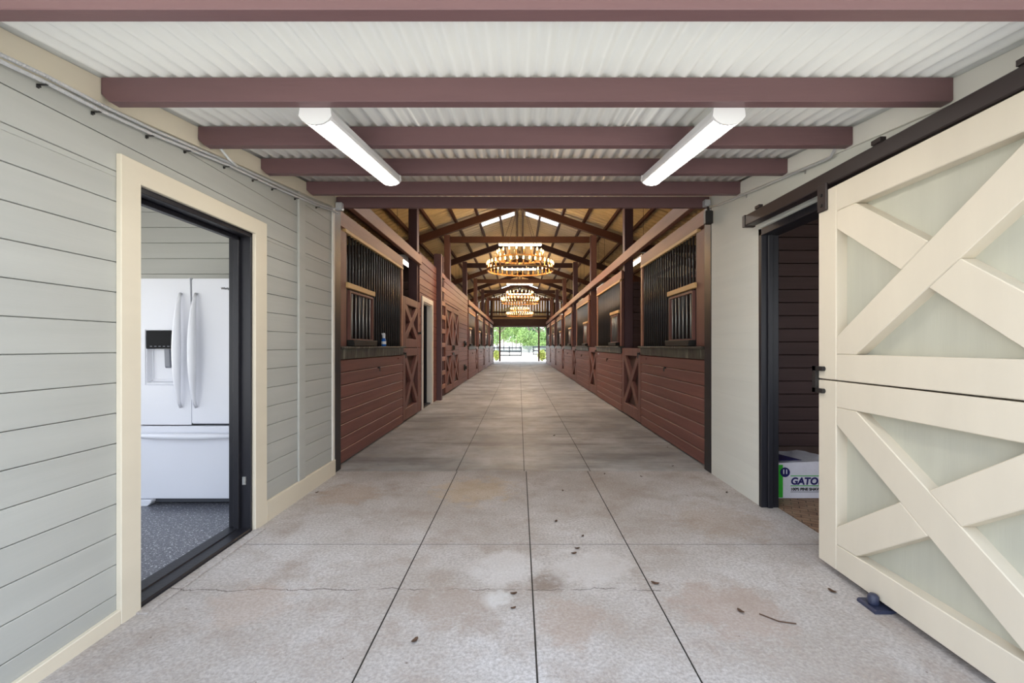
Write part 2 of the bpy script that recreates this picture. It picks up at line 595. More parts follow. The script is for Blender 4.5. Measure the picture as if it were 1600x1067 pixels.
# fridge room shell
w = MB(); planks(w, 'y', 4.54, 4.58, -4.6, -2.02, 0, 2.72, .155, gap=.003); struct('wall_back', w, 'siding_x')
w = MB()
w.prism([(.9, 0), (1.2, 0), (1.2, zc(1.2)), (.9, zc(.9))], -4.68, -4.6); w.prism([(3.9, 0), (4.6, 0), (4.6, zc(4.6)), (3.9, zc(3.9))], -4.68, -4.6)
w.box(-4.68, -4.6, 1.2, 3.9, 0, .6); w.prism([(1.2, 2.2), (3.9, 2.2), (3.9, zc(3.9)), (1.2, zc(1.2))], -4.68, -4.6)
struct('wall_outer', w, 'siding')
w = MB()
for a in (1.2, 2.53, 3.86):
    w.box(-4.66, -4.62, a, a + .04, .6, 2.2)
w.box(-4.66, -4.62, 1.2, 3.9, .6, .64); w.box(-4.66, -4.62, 1.2, 3.9, 2.16, 2.2)
struct('window_9', w, 'white_trim')  # side window out of view, added to brighten the fridge room
w = MB()                                  # porch-end wall of the fridge room with an unseen window opening added for daylight
w.box(-4.6, -4.45, .82, .9, 0, zc(.9)); w.box(-2.2, -2.02, .82, .9, 0, zc(.9)); w.box(-4.45, -2.2, .82, .9, 0, .4); w.box(-4.45, -2.2, .82, .9, 2.2, zc(.9))
struct('wall_front', w, 'siding_x')
w = MB()
for a in (-4.45, -3.34, -2.24):
    w.box(a, a + .04, .84, .88, .4, 2.2)
w.box(-4.45, -2.2, .84, .88, .4, .44); w.box(-4.45, -2.2, .84, .88, 2.16, 2.2)
struct('window_1', w, 'white_trim')  # unseen window, added to bring daylight to the fridge
w = MB(); w.prism([(.9, zc(.9) - .06), (4.6, zc(4.6) - .06), (4.6, zc(4.6) - .03), (.9, zc(.9) - .03)], -4.6, -2.02); struct('ceiling_room', w, 'siding_x')
# feed room shell
w = MB(); planks(w, 'y', 4.70, 4.74, 2.08, 4.6, .26, 2.74, .135, gap=.006); struct('wall_back', w, 'wood_x')
w = MB(); w.box(2.09, 4.6, 4.685, 4.74, 0, .26); struct('wall_back', w, 'bag_brown')
w = MB(); w.prism([(.9, 0), (4.74, 0), (4.74, zc(4.74)), (.9, zc(.9))], 4.6, 4.68); struct('wall_outer', w, 'siding')
w = MB(); w.box(2.08, 2.5, .82, .9, 0, zc(.9)); w.box(4.3, 4.6, .82, .9, 0, zc(.9)); w.box(2.5, 4.3, .82, .9, 0, .9); w.box(2.5, 4.3, .82, .9, 2.15, zc(.9)); struct('wall_front', w, 'siding_x')  # window opening added out of view so daylight reaches the feed room
w = MB(); w.prism([(.9, zc(.9) - .06), (4.74, zc(4.74) - .06), (4.74, zc(4.74) - .03), (.9, zc(.9) - .03)], 2.08, 4.6); struct('ceiling_room', w, 'truss')

# cream trims on the porch walls
t = MB()
t.prism([(.9, -.03), (2.12, -.02), (2.12, .07), (.9, .03)], WL, WL + .024)
struct('baseboard_left', t.bevel(.003), 'cream')
t = MB(); t.box(WL, WL + .024, 3.35, 4.60, -.01, .15); struct('baseboard_left', t.bevel(.003), 'cream')
t = MB(); t.box(WL, WL + .018, 3.85, 3.965, .15, zc(3.85) - .11); struct('trim_1', t.bevel(.003), 'siding')
t = MB(); t.box(WL, WL + .016, 4.55, 4.598, .15, zc(4.55) - .11); struct('trim_2', t.bevel(.003), 'white_trim')
def fascia(x0, x1):
    t = MB()
    t.prism([(.9, zc(.9) - .115), (4.72, zc(4.72) - .115), (4.72, zc(4.72) - .003), (.9, zc(.9) - .003)], x0, x1)
    return t.bevel(.003)
struct('trim_3', fascia(WL, WL + .02), 'cream')
struct('trim_4', fascia(WR - .02, WR), 'fascia_white')

# ---- doorway frame to the fridge room
d1 = MB()
x0, x1 = WL, WL + .026
d1.prism([(2.12, .0), (2.232, -.01), (2.232, 2.088), (2.12, 2.195)], x0, x1)
d1.prism([(3.20, -.01), (3.345, .0), (3.345, 2.195), (3.20, 2.088)], x0, x1)
d1.prism([(2.232, 2.088), (3.20, 2.088), (3.345, 2.195), (2.12, 2.195)], x0, x1)
dr = struct('door_1', d1.bevel(.0025), 'cream')
j = MB()
j.box(-2.03, WL + .004, 2.225, 2.240, 0, 2.085); j.box(-2.03, WL + .004, 3.178, 3.197, 0, 2.085); j.box(-2.03, WL + .004, 2.225, 3.197, 2.058, 2.085)
j.box(-1.985, -1.945, 3.150, 3.178, 0, 2.06); j.box(-1.985, -1.945, 2.24, 2.252, 0, 2.06); j.box(-1.985, -1.945, 2.24, 3.178, 2.032, 2.058)
obj('jamb', j.bevel(.003), 'black', dr)
j = MB(); j.prism([(-2.06, 0), (-2.06, .012), (-2.03, .035), (-1.955, .035), (-1.95, .028), (-1.875, .028), (-1.868, .02), (-1.868, 0)], 2.24, 3.178, 'y')
obj('threshold', j, 'black', dr)
j = MB(); j.box(-1.868, -1.80, 2.20, 3.23, -.002, .008); obj('concrete_sill', j.bevel(.003), 'apron', dr)
j = MB(); j.box(-1.932, -1.908, 3.172, 3.178, .33, .385)
for z in (.34, .358, .376):
    j.tube([(-1.915, 3.170, z - .008), (-1.915, 3.170, z + .008)], .005, 8)
obj('hinge', j, 'steel', dr)
j = MB(); j.box(-2.0, -1.97, 3.171, 3.178, .98, 1.12); obj('strike_plate', j.bevel(.002), 'iron', dr)

# ---- doorway frame to the feed room
d2 = MB()
d2.box(WR - .006, 2.085, 3.655, 3.695, -.005, 2.24); d2.box(WR - .006, 2.085, 2.24, 3.695, 2.185, 2.24); d2.box(WR - .006, 2.085, 2.235, 2.27, 0, 2.24)
d2.box(1.99, 2.03, 3.635, 3.655, 0, 2.19)
struct('door_2', d2.bevel(.004), 'black')
t = MB(); t.box(WR - .022, WR, 1.2, 3.66, 2.245, 2.335); struct('trim_5', t.bevel(.003), 'siding_fine')

# corner posts where the porch meets the barn
for s, xa, xb, y0, lab in ((-1, WL + .002, -2.06, 4.603, 'square black corner post between pale siding and first stall, fridge side'), (1, WR - .004, 2.12, 4.623, 'square black corner post between pale siding and first stall, sliding door side')):
    p = MB(); p.box(xa, xb, y0, 4.79, 0, 2.74)
    tag(obj('corner_post', p.bevel(.004), 'black'), lab, 'post')

# ------------------------------------------------------------------ porch roof
def corrugated(x0, x1, y0, y1, pitch=.0775, amp=.012):
    mb = MB()
    n = int((x1 - x0) / pitch * 8)
    bot, top = [], []
    for q, (yy) in enumerate((y0, y1)):
        row = [mb.bm.verts.new((x0 + (x1 - x0) * i / n, yy, zc(yy) + .013 + amp * math.sin(2 * PI * (x1 - x0) * i / n / pitch))) for i in range(n + 1)]
        bot.append(row)
    for i in range(n):
        mb.bm.faces.new((bot[0][i], bot[0][i + 1], bot[1][i + 1], bot[1][i]))
    return mb
r = corrugated(-4.75, 4.75, .85, 4.76)
o = struct('ceiling', r, 'sheet')
md = o.modifiers.new('sheet_thickness', 'SOLIDIFY'); md.thickness = .0015; md.offset = 1
for p in o.data.polygons: p.use_smooth = True

for i, y in enumerate((1.355, 2.02, 2.63, 3.27, 3.97, 4.62)):
    p = MB()
    h = .108
    x0, x1 = WL + .021, WR - .021
    z1 = zc(y) - .001
    xl, xr = (x0, x1)
    pts = [(xl + .035, z1 - h), (xr - .008, z1 - h), (xr, z1 - h + .008), (xr, z1), (xl, z1), (xl, z1 - h + .035)]
    p.prism(pts, y, y + .055, 'y')
    tag(obj('roof_purlin', p.bevel(.003), 'purlin'), 'brown painted purlin under the white corrugated porch ceiling, %s from the open porch end' % ORD[i], 'roof beam', 'brown purlins of the porch ceiling')

# porch strip lights
def porch_light(x, side):
    t = thing('ceiling_strip_light', 'lit white strip light on the porch purlins, %s' % side, 'strip light', (x, 2.07, 2.30), 'strip lights of the porch')
    def zz(y): return zc(y) - .118
    def sweep(prof, y0, y1):
        mb = MB()
        A = [mb.bm.verts.new((x + a, y0, zz(y0) + b)) for a, b in prof]
        B = [mb.bm.verts.new((x + a, y1, zz(y1) + b)) for a, b in prof]
        n = len(prof)
        mb.bm.faces.new(A); mb.bm.faces.new(B[::-1])
        for k in range(n):
            mb.bm.faces.new((A[(k + 1) % n], A[k], B[k], B[(k + 1) % n]))
        return mb
    obj('housing', sweep([(-.064, 0), (.064, 0), (.071, -.038), (.066, -.052), (-.066, -.052), (-.071, -.038)], 2.085, 3.29), 'lamp_white', t)
    curve = [(.054 * math.cos(a), -.051 - .021 * math.sin(a)) for a in [PI * k / 10 for k in range(11)]]
    obj('diffuser', sweep(curve, 2.086, 3.289), 'porch_diffuser', t)
    cap = [(-.07, .001), (.07, .001), (.075, -.036), (.06, -.056), (.035, -.071), (0, -.076), (-.035, -.071), (-.06, -.056), (-.075, -.036)]
    obj('end_cap', sweep(cap, 2.07, 2.086), 'lamp_white', t)
    obj('end_cap', sweep(cap, 3.289, 3.305), 'lamp_white', t)
porch_light(-.93, 'above the way in to the fridge room')
porch_light(.955, 'beside the big sliding door')

# conduits
def interp(pts, n):
    out = []
    for i in range(len(pts) - 1):
        a, b = Vector(pts[i]), Vector(pts[i + 1])
        L = (b - a).length
        k = max(1, int(L / n))
        for q in range(k):
            out.append(a.lerp(b, q / k))
    out.append(Vector(pts[-1]))
    return out
def ribbed(pts, r=.0085):
    path = interp(pts, .006)
    mb = MB(); mb.tube(path, [r if i % 2 else r * .82 for i in range(len(path))], 8)
    return mb
cx = WL + .03
keys = [(1.2, 2.275), (1.774, 2.328), (2.0, 2.338), (2.29, 2.366), (2.89, 2.447), (3.45, 2.50), (4.1, 2.575), (4.5, 2.635), (4.63, 2.65)]
c1 = obj('metal_conduit', ribbed([(cx, y, z) for y, z in keys]), 'galv')
tag(c1, 'ribbed silver metal conduit clipped along pale siding above the fridge room door, lower run', 'conduit')
c2 = obj('metal_conduit', ribbed([(cx, y, z + .0225 + .004 * math.sin(y * 4)) for y, z in keys[:-1]] + [(cx + .05, 4.58, 2.69)]), 'galv')
tag(c2, 'ribbed silver metal conduit running to the grey box, upper of two runs', 'conduit')
cl = [(y, None) for y in (1.774, 2.0, 2.29, 2.55, 2.89, 3.2, 3.45, 3.8, 4.2)]
for y, _ in cl:
    z = None
    for a, b in zip(keys, keys[1:]):
        if a[0] <= y <= b[0]:
            z = a[1] + (b[1] - a[1]) * (y - a[0]) / (b[0] - a[0])
    k = MB(); k.box(WL + .001, WL + .040, y - .005, y + .005, z - .012, z - .0095); k.tube([(WL + .001, y, z - .018), (WL + .012, y, z - .018)], .005, 8); k.box(WL + .001, WL + .004, y - .005, y + .005, z - .024, z - .0095)
    obj('clip', k, 'iron', c1)
k = MB(); k.tube([(cx + .02, 2.95, 2.463), (cx + .02, 2.87, 2.475), (cx + .02, 2.79, 2.505), (cx + .02, 2.76, 2.525), (cx + .02, 2.745, 2.56)], .0075, 8)
tag(obj('metal_conduit', k, 'white_plastic', smooth=True), 'short curved pale conduit rising from the paired runs to a purlin', 'conduit')
k = MB(); k.box(WL + .035, WL + .10, 4.56, 4.615, 2.66, 2.74)
b = obj('junction_box', k.bevel(.005), 'galv'); tag(b, 'small grey metal junction box at end of porch conduits, fridge room side', 'junction box')
k = MB(); k.box(1.855, 1.915, 4.55, 4.615, 2.70, 2.765)
b = obj('junction_box', k.bevel(.005), 'galv'); tag(b, 'small grey metal junction box above the black corner post, sliding door side', 'junction box')
rp = [(1.905, 4.55, 2.70)] + [(1.919, y, zc(y) - .132) for y in (4.40, 4.2, 3.9, 3.5, 3.1, 2.9)] + [(1.916, 2.80, zc(2.80) - .128), (1.912, 2.755, 2.495), (1.906, 2.745, 2.525), (1.90, 2.78, 2.552), (1.892, 2.84, 2.566)]
k = MB(); k.tube(rp, .0085, 8)
c3 = obj('metal_conduit', k, 'galv', smooth=True); tag(c3, 'thin silver conduit curling up to a purlin above the sliding door', 'conduit')
for y, z in ((3.9, zc(3.9) - .132), (3.1, zc(3.1) - .132)):
    k = MB(); k.box(WR - .001, 1.908, y - .006, y + .006, z - .0125, z - .009); k.box(WR - .005, WR, y - .006, y + .006, z - .024, z + .012)
    obj('clip', k, 'steel', c3)
k = MB(); k.box(1.86, 1.935, 4.54, 4.60, 2.52, 2.65)
b = obj('alarm_speaker', k.bevel(.006), 'iron'); tag(b, 'small black box mounted high beside the black corner post', 'speaker')
k = MB(); k.tube([(1.9, 4.57, 2.65), (1.9, 4.59, 2.70)], .012, 8); obj('bracket', k, 'iron', b)

# ------------------------------------------------------------------ polygons for cross-buck leaves
def clip(poly, n, c, keep_less=True):
    """Sutherland-Hodgman against n.p <= c"""
    out = []
    s = 1 if keep_less else -1
    for i in range(len(poly)):
        p, q = poly[i], poly[(i + 1) % len(poly)]
        dp = s * (n[0] * p[0] + n[1] * p[1] - c)
        dq = s * (n[0] * q[0] + n[1] * q[1] - c)
        if dp <= 0: out.append(p)
        if dp * dq < 0:
            t = dp / (dp - dq)
            out.append((p[0] + t * (q[0] - p[0]), p[1] + t * (q[1] - p[1])))
    return out
def strip(rect, p, q, w):
    y0, y1, z0, z1 = rect
    d = (q[0] - p[0], q[1] - p[1])
    L = math.hypot(*d)
    n = (-d[1] / L, d[0] / L)
    c = n[0] * p[0] + n[1] * p[1]
    poly = [(y0, z0), (y1, z0), (y1, z1), (y0, z1)]
    poly = clip(poly, n, c + w / 2, True)
    poly = clip(poly, n, c - w / 2, False)
    return poly, n, c
def crossbuck(rect, w, rising):
    """three brace outlines filling rect: a full diagonal and the other one cut in two"""
    y0, y1, z0, z1 = rect
    A = ((y0, z0), (y1, z1)); B = ((y0, z1), (y1, z0))
    if not rising: A, B = B, A
    pa, n, c = strip(rect, A[0], A[1], w)
    pb, _, _ = strip(rect, B[0], B[1], w)
    return [pa, clip(pb, n, c - w / 2 - .001, True), clip(pb, n, c + w / 2 + .001, False)]

def leaf(parent, y0, y1, z0, z1, xf, xb, sw, bottom, top, bw, matf, matp, rising):
    """one cross-buck leaf: panel, two stiles, two rails, three brace pieces; xf = face x, xb = back x"""
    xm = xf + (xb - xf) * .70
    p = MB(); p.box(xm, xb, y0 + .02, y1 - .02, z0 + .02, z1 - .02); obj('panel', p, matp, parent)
    for a, b in ((y0, y0 + sw), (y1 - sw, y1)):
        p = MB(); p.box(xf, xm + (xb - xf) * .1, a, b, z0, z1); obj('stile', p.bevel(.004), matf, parent)
    for a, b in ((z0, z0 + bottom), (z1 - top, z1)):
        p = MB(); p.box(xf + (xb - xf) * .004, xm + (xb - xf) * .1, y0 + sw + .001, y1 - sw - .001, a, b); obj('rail', p.bevel(.004), matf, parent)
    rect = (y0 + sw + .001, y1 - sw - .001, z0 + bottom + .001, z1 - top - .001)
    for poly in crossbuck(rect, bw, rising):
        p = MB(); p.prism(poly, xf + (xb - xf) * .02, xm + (xb - xf) * .05); obj('brace', p.bevel(.004), matf, parent)

# ------------------------------------------------------------------ big sliding door, track, floor guide
D0, D1 = 1.265, 2.715
sd = thing('sliding_barn_door', 'big cream sliding door with two cross braces over grey panels, hung before the feed room', 'door', (1.81, 2.0, .03))
leaf(sd, D0, D1, 1.106, 2.205, 1.785, 1.875, .15, .145, .145, .165, 'cream_v', 'panel', False)
leaf(sd, D0, D1, .035, 1.098, 1.785, 1.875, .15, .145, .145, .165, 'cream_v', 'panel', True)
k = MB()
xx = 1.778
k.tube([(1.785, 2.665, 1.165), (xx, 2.665, 1.165)], .014, 10); k.tube([(1.785, 2.665, 1.035), (xx, 2.665, 1.035)], .014, 10)
k.box(1.766, 1.782, 2.655, 2.745, 1.152, 1.178); k.box(1.766, 1.782, 2.655, 2.745, 1.022, 1.048); k.box(1.766, 1.806, 2.717, 2.745, 1.022, 1.178)
obj('latch_strap', k, 'iron', sd)
for yy in (1.38, 2.66):
    h = obj('hanger', MB().box(1.772, 1.786, yy - .03, yy + .05, 2.085, 2.245).bevel(.004), 'track', sd)
    for zq in (2.12, 2.18):
        k = MB(); k.tube([(1.764, yy + .01, zq), (1.773, yy + .01, zq)], .010, 8); obj('bolt', k, 'iron', h)
tr = obj('door_track', MB().prism([(.90, 2.207), (3.62, 2.252), (3.62, 2.336), (.90, 2.290)], 1.795, 1.875).bevel(.006), 'track')
tag(tr, 'long dark steel track box carrying the big cream sliding door', 'door track')
k = MB(); k.box(1.79, 1.88, 3.62, 3.66, 2.245, 2.34); obj('end_cap', k.bevel(.004), 'track', tr)
for yy in (1.62, 2.30, 3.45):
    zt = 2.290 + (yy - .9) * .0169
    k = MB(); k.box(1.81, WR - .022, yy - .03, yy + .03, zt - .006, zt + .008); k.box(1.915, WR - .022, yy - .03, yy + .03, zt + .008, zt + .05); k.box(1.80, 1.83, yy - .03, yy + .03, zt + .008, zt + .03)
    obj('bracket', k, 'track', tr)
gd = obj('door_guide', MB().prism([(1.72, 0), (1.80, 0), (1.83, .008), (1.83, .016), (1.73, .018), (1.72, .012)], 2.20, 2.32, 'y'), 'bluesteel')
tag(gd, 'small dark roller guide bolted to concrete under the sliding door', 'door guide')
k = MB(); k.lathe([(0, .014), (.022, .016), (.026, .03), (.024, .058), (.015, .068), (0, .07)], (1.757, 2.26, 0), 16); obj('roller', k, 'bluesteel', gd, smooth=True)

# ------------------------------------------------------------------ fridge
fr = thing('refrigerator', 'white french door refrigerator with ice dispenser, just inside the doorway', 'fridge', (-2.672, 4.1, .0))
FX0, FX1, FM, FY = -3.130, -2.215, -2.672, 3.70
obj('body', MB().box(FX0 + .005, FX1 - .005, FY + .075, FY + .82, .03, 1.835).bevel(.006), 'fridge', fr)
k = MB(); k.box(FX0 + .02, FX1 - .02, FY + .06, FY + .076, .06, 1.82); obj('gasket', k, 'gasket', fr)
def fdoor(a, b, z0, z1, hole=None):
    mb = MB()
    if hole is None:
        mb.box(a, b, FY, FY + .062, z0, z1)
    else:
        h0, h1, hz0, hz1 = hole
        xs = [a, h0, h1, b]; zq = [z0, hz0, hz1, z1]
        gv = {}
        for L, yy in ((0, FY), (1, FY + .062)):
            for i in range(4):
                for q in range(4):
                    gv[L, i, q] = mb.bm.verts.new((xs[i], yy, zq[q]))
        for L in (0, 1):
            for i in range(3):
                for q in range(3):
                    if L == 0 and (i, q) == (1, 1): continue
                    mb.bm.faces.new([gv[L, i, q], gv[L, i + 1, q], gv[L, i + 1, q + 1], gv[L, i, q + 1]])
        for i in range(3):
            mb.bm.faces.new([gv[0, i, 0], gv[0, i + 1, 0], gv[1, i + 1, 0], gv[1, i, 0]])
            mb.bm.faces.new([gv[0, i, 3], gv[0, i + 1, 3], gv[1, i + 1, 3], gv[1, i, 3]])
            mb.bm.faces.new([gv[0, 0, i], gv[0, 0, i + 1], gv[1, 0, i + 1], gv[1, 0, i]])
            mb.bm.faces.new([gv[0, 3, i], gv[0, 3, i + 1], gv[1, 3, i + 1], gv[1, 3, i]])
        # pocket
        pk = [mb.bm.verts.new(p) for p in ((h0 + .015, FY + .055, hz0 + .03), (h1 - .015, FY + .055, hz0 + .03), (h1 - .015, FY + .055, hz1), (h0 + .015, FY + .055, hz1))]
        fr_ = [gv[0, 1, 1], gv[0, 2, 1], gv[0, 2, 2], gv[0, 1, 2]]
        mb.bm.faces.new(pk)
        for i in range(4):
            mb.bm.faces.new([fr_[i], fr_[(i + 1) % 4], pk[(i + 1) % 4], pk[i]])
    return mb
DH = (-3.036, -2.797, .985, 1.425)
def fhandle(xm, lean):
    pts, rad = [], []
    n = 22
    for i in range(n + 1):
        t = i / n
        z = .80 + .925 * t
        bow = math.sin(PI * t)
        pts.append((xm, FY - .012 - .05 * bow ** .5, z)); rad.append(.011 + .022 * bow)
    mb = MB(); mb.tube(pts, rad, 10)
    return mb
ld = obj('door', fdoor(FX0, FM - .003, .665, 1.846, DH).bevel(.008, 2), 'fridge', fr)
obj('handle', fhandle(FM - .072, 0), 'fridge', ld, smooth=True)
obj('control_panel', MB().box(-3.034, -2.799, FY - .004, FY + .05, 1.275, 1.423).bevel(.003), 'gloss_black', ld)
k = MB(); k.prism([(FY + .015, 1.27), (FY + .045, 1.27), (FY + .05, 1.13), (FY + .03, 1.115), (FY + .022, 1.13)], -2.902, -2.858); obj('paddle', k.bevel(.003), 'fridge_grey', ld)
k = MB(); k.prism([(FY + .025, 1.27), (FY + .045, 1.27), (FY + .05, 1.15), (FY + .035, 1.13)], -2.825, -2.806); obj('paddle', k.bevel(.003), 'fridge_grey', ld)
k = MB(); k.box(-3.03, -2.80, FY - .003, FY + .05, .985, 1.0); obj('drip_tray', k.bevel(.003), 'fridge', ld)
k = MB()
for i, q in enumerate((-3.0, -2.965, -2.93, -2.895, -2.86, -2.83)):
    k.box(q, q + .018, FY - .006, FY - .0035, 1.292, 1.297)
obj('button_marking', k, 'fridge_grey', ld)
rd = obj('door', fdoor(FM + .003, FX1, .665, 1.846).bevel(.008, 2), 'fridge', fr)
obj('handle', fhandle(FM + .052, 0), 'fridge', rd, smooth=True)
lettering('lettering', 'Whirlpool', .024, 'ink', rd, (-2.425, FY - .001, 1.757), bold=True)
dw = obj('drawer', fdoor(FX0, FX1, .055, .645).bevel(.008, 2), 'fridge', fr)
pts = [(FX0 + .03 + (FX1 - FX0 - .06) * i / 20, FY - .012 - .055 * math.sin(PI * i / 20) ** .4, .575) for i in range(21)]
k = MB(); k.tube(pts, [.014 + .012 * math.sin(PI * i / 20) ** .5 for i in range(21)], 10); obj('handle', k, 'fridge', dw, smooth=True)
k = MB(); k.box(FX0 + .02, FX1 - .02, FY + .03, FY + .06, .02, .052); obj('toe_grille', k, 'gasket', fr)
for q in (FX0 + .06, FX1 - .06):
    k = MB(); k.prism([(q - .07, .0), (q + .06, .0), (q + .09, .03), (q + .09, .05), (q - .07, .05)], FY - .02, FY + .10, 'y'); obj('foot', k.bevel(.004), 'fridge', fr)

# ------------------------------------------------------------------ bale of shavings in the feed room
bx = thing('shavings_bale', 'white and green wrapped bale of pine shavings behind the black jamb', 'bale', (2.5, 4.05, 0))
k = MB()
n = 10
def bump(a, b): return .007 * math.sin(a * 17 + b * 9) + .006 * math.sin(a * 31 - b * 23)
k.box(2.125, 2.78, 3.88, 4.30, .0, .305)
bmesh.ops.subdivide_edges(k.bm, edges=k.bm.edges[:], cuts=7, use_grid_fill=True)
for v in k.bm.verts:
    if v.co.z > .29: v.co.z += bump(v.co.x, v.co.y)
    if v.co.y > 4.2: v.co.y += bump(v.co.x, v.co.z)
    if v.co.z > .29 and (v.co.x < 2.15 or v.co.x > 2.75): v.co.z -= .02
obj('wrapper', k, 'bag_white', bx, smooth=False)
k = MB(); k.box(2.128, 2.245, 3.876, 3.8795, .006, .285); obj('print_panel', k, 'bag_green', bx)
k = MB(); k.prism([(2.15, 3.90), (2.42, 3.90), (2.34, 4.12), (2.15, 4.16)], .3185, .321, 'z'); obj('print_panel', k, 'bag_navy', bx)
k = MB(); k.tube([(2.262, 3.8775, .222), (2.262, 3.873, .222)], .041, 28); obj('print_badge', k, 'bag_navy', bx)
lettering('lettering', '11', .05, 'white_plastic', bx, (2.262, 3.872, .21), 'CENTER', True)
lettering('lettering', 'GATOR', .082, 'bag_navy', bx, (2.312, 3.8775, .118), bold=True, shear=.12)
lettering('lettering', '100% PINE SHAVINGS', .033, 'ink', bx, (2.312, 3.8775, .066), bold=True)
for z in (.187, .103):
    k = MB(); k.box(2.312, 2.70, 3.877, 3.8795, z, z + .006); obj('print_line', k, 'bag_green', bx)
k = MB(); k.box(2.312, 2.70, 3.877, 3.8795, .052, .055); obj('print_line', k, 'ink', bx)

# ------------------------------------------------------------------ stall fronts
def feed_door(parent, s, xf, y0, y1):
    xo = xf - s * .018
    fd = MB()
    fd.box(xo, xf + s * .02, y0, y0 + .03, 1.36, 1.93); fd.box(xo, xf + s * .02, y1 - .03, y1, 1.36, 1.93)
    fd.box(xo, xf + s * .02, y0 + .03, y1 - .03, 1.36, 1.38); fd.box(xo, xf + s * .02, y0 + .03, y1 - .03, 1.905, 1.93)
    f = obj('feed_door', fd.bevel(.003), 'wood_v', parent)
    k = MB(); k.box(xo - s * .012, xf + s * .02, y0 - .09, y1 + .04, 1.95, 2.01); obj('top_bar', k.bevel(.004), 'pale_strip', f)
    n = 6
    for i in range(n):
        y = y0 + .035 + (y1 - y0 - .07) * (i + .5) / n
        k = MB(); k.tube([(xf + s * .0, y, 1.385), (xf + s * .0, y, 1.90)], .008, 6); obj('bar', k, 'steel', f, smooth=True)
    k = MB(); k.prism([(y0 - .02, 1.365), (y1 + .02, 1.365), (y1 - .01, 1.295), (y0 + .01, 1.295)], xo - s * .05, xf + s * .02); obj('feed_tray', k.bevel(.006), 'rubber', f)

def stall_front(k, s, y0, y1, label, group, feed=True):
    xf = SR if s > 0 else SL
    t = thing('horse_stall', label, 'stall front', (xf, y0, 0), group)
    # plank half wall
    m = MB(); planks(m, 'x', xf, xf + s * .035, y0 + .0, y1, .012, 1.147, .1418, gap=.006, chamfer=.006); obj('plank_wall', m, 'wood_y', t)
    m = MB(); m.box(xf + s * .036, xf + s * .05, y0, y1, .0, 1.147); obj('backing_board', m, 'wood_y', t)
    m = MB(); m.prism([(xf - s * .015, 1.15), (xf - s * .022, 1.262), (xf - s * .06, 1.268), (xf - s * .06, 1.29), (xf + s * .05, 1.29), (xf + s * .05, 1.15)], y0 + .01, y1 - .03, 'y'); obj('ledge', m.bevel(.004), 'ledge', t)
    st = .30 if k == 0 else .14
    m = MB(); m.box(xf - s * .004, xf + s * .05, y0, y0 + st, 1.292, 2.56); obj('stile', m.bevel(.004), 'wood_v', t)
    m = MB(); m.box(xf - s * .004, xf + s * .05, y1 - .10, y1, 1.292, 2.56); obj('stile', m.bevel(.004), 'header', t)
    m = MB(); m.box(xf - s * .006, xf + s * .045, y0, y1, 2.602, 2.765); obj('top_board', m.bevel(.004), 'header', t)
    m = MB(); m.box(xf - s * .016, xf + s * .03, y0 + st - .05, y1 - .02, 2.562, 2.60); obj('pale_strip', m.bevel(.003), 'pale_strip', t)
    a, b = y0 + st, y1 - .10
    n = max(8, int((b - a) / .096))
    bar = None
    for i in range(n):
        y = a + (b - a) * (i + .5) / n
        if bar is None:
            m = MB(); m.tube([(xf + s * .022, y, 1.285), (xf + s * .022, y, 2.57)], .0135, 8); bar = obj('bar', m, 'bar', t, smooth=True); yb = y
        else:
            c = bar.copy(); C.objects.link(c); c.parent = t; c.location.y = y - yb
    if feed:
        feed_door(t, s, xf, a + (.07 if k == 0 else .12), a + (.9 if k == 0 else .85))
    m = MB(); m.tube([(xf, (a + b) / 2 - .05, 1.0), (xf - s * .03, (a + b) / 2 - .05, 1.0)], .012, 8); m.tube([(xf - s * .028, (a + b) / 2 - .05, 1.005), (xf - s * .028, (a + b) / 2 - .05, .95)], .008, 8)
    obj('bucket_hook', m, 'iron', t)
    m = MB(); m.box(xf - s * .012, xf, y1 - .32, y1 - .18, 1.085, 1.11); obj('name_plate', m, 'steel' if k % 2 else 'wood_y', t)
    return t

def stall_gate(k, s, y0, y1, label, group, upper=False):
    xf = SR if s > 0 else SL
    t = thing('stall_gate', label, 'stall door', (xf, y0, 0), group)
    xb = xf + s * .085
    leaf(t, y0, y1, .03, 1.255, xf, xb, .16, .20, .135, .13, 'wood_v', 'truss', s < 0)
    m = MB(); m.box(xf - s * .014, xf, y0 + .03, y0 + .17, 1.145, 1.19); m.tube([(xf - s * .012, y0 + .05, 1.167), (xf - s * .04, y0 + .05, 1.167)], .011, 8); m.tube([(xf - s * .034, y0 + .05, 1.18), (xf - s * .034, y0 + .05, 1.09)], .008, 8)
    obj('latch', m, 'iron', t)
    if upper:
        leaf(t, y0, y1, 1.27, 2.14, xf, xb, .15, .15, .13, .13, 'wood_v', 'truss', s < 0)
        m = MB(); m.box(xf - s * .014, xf, y1 - .15, y1 - .04, 1.52, 1.56); m.tube([(xf - s * .012, y1 - .08, 1.54), (xf - s * .045, y1 - .08, 1.54)], .018, 8); obj('latch', m, 'iron', t)
    return t

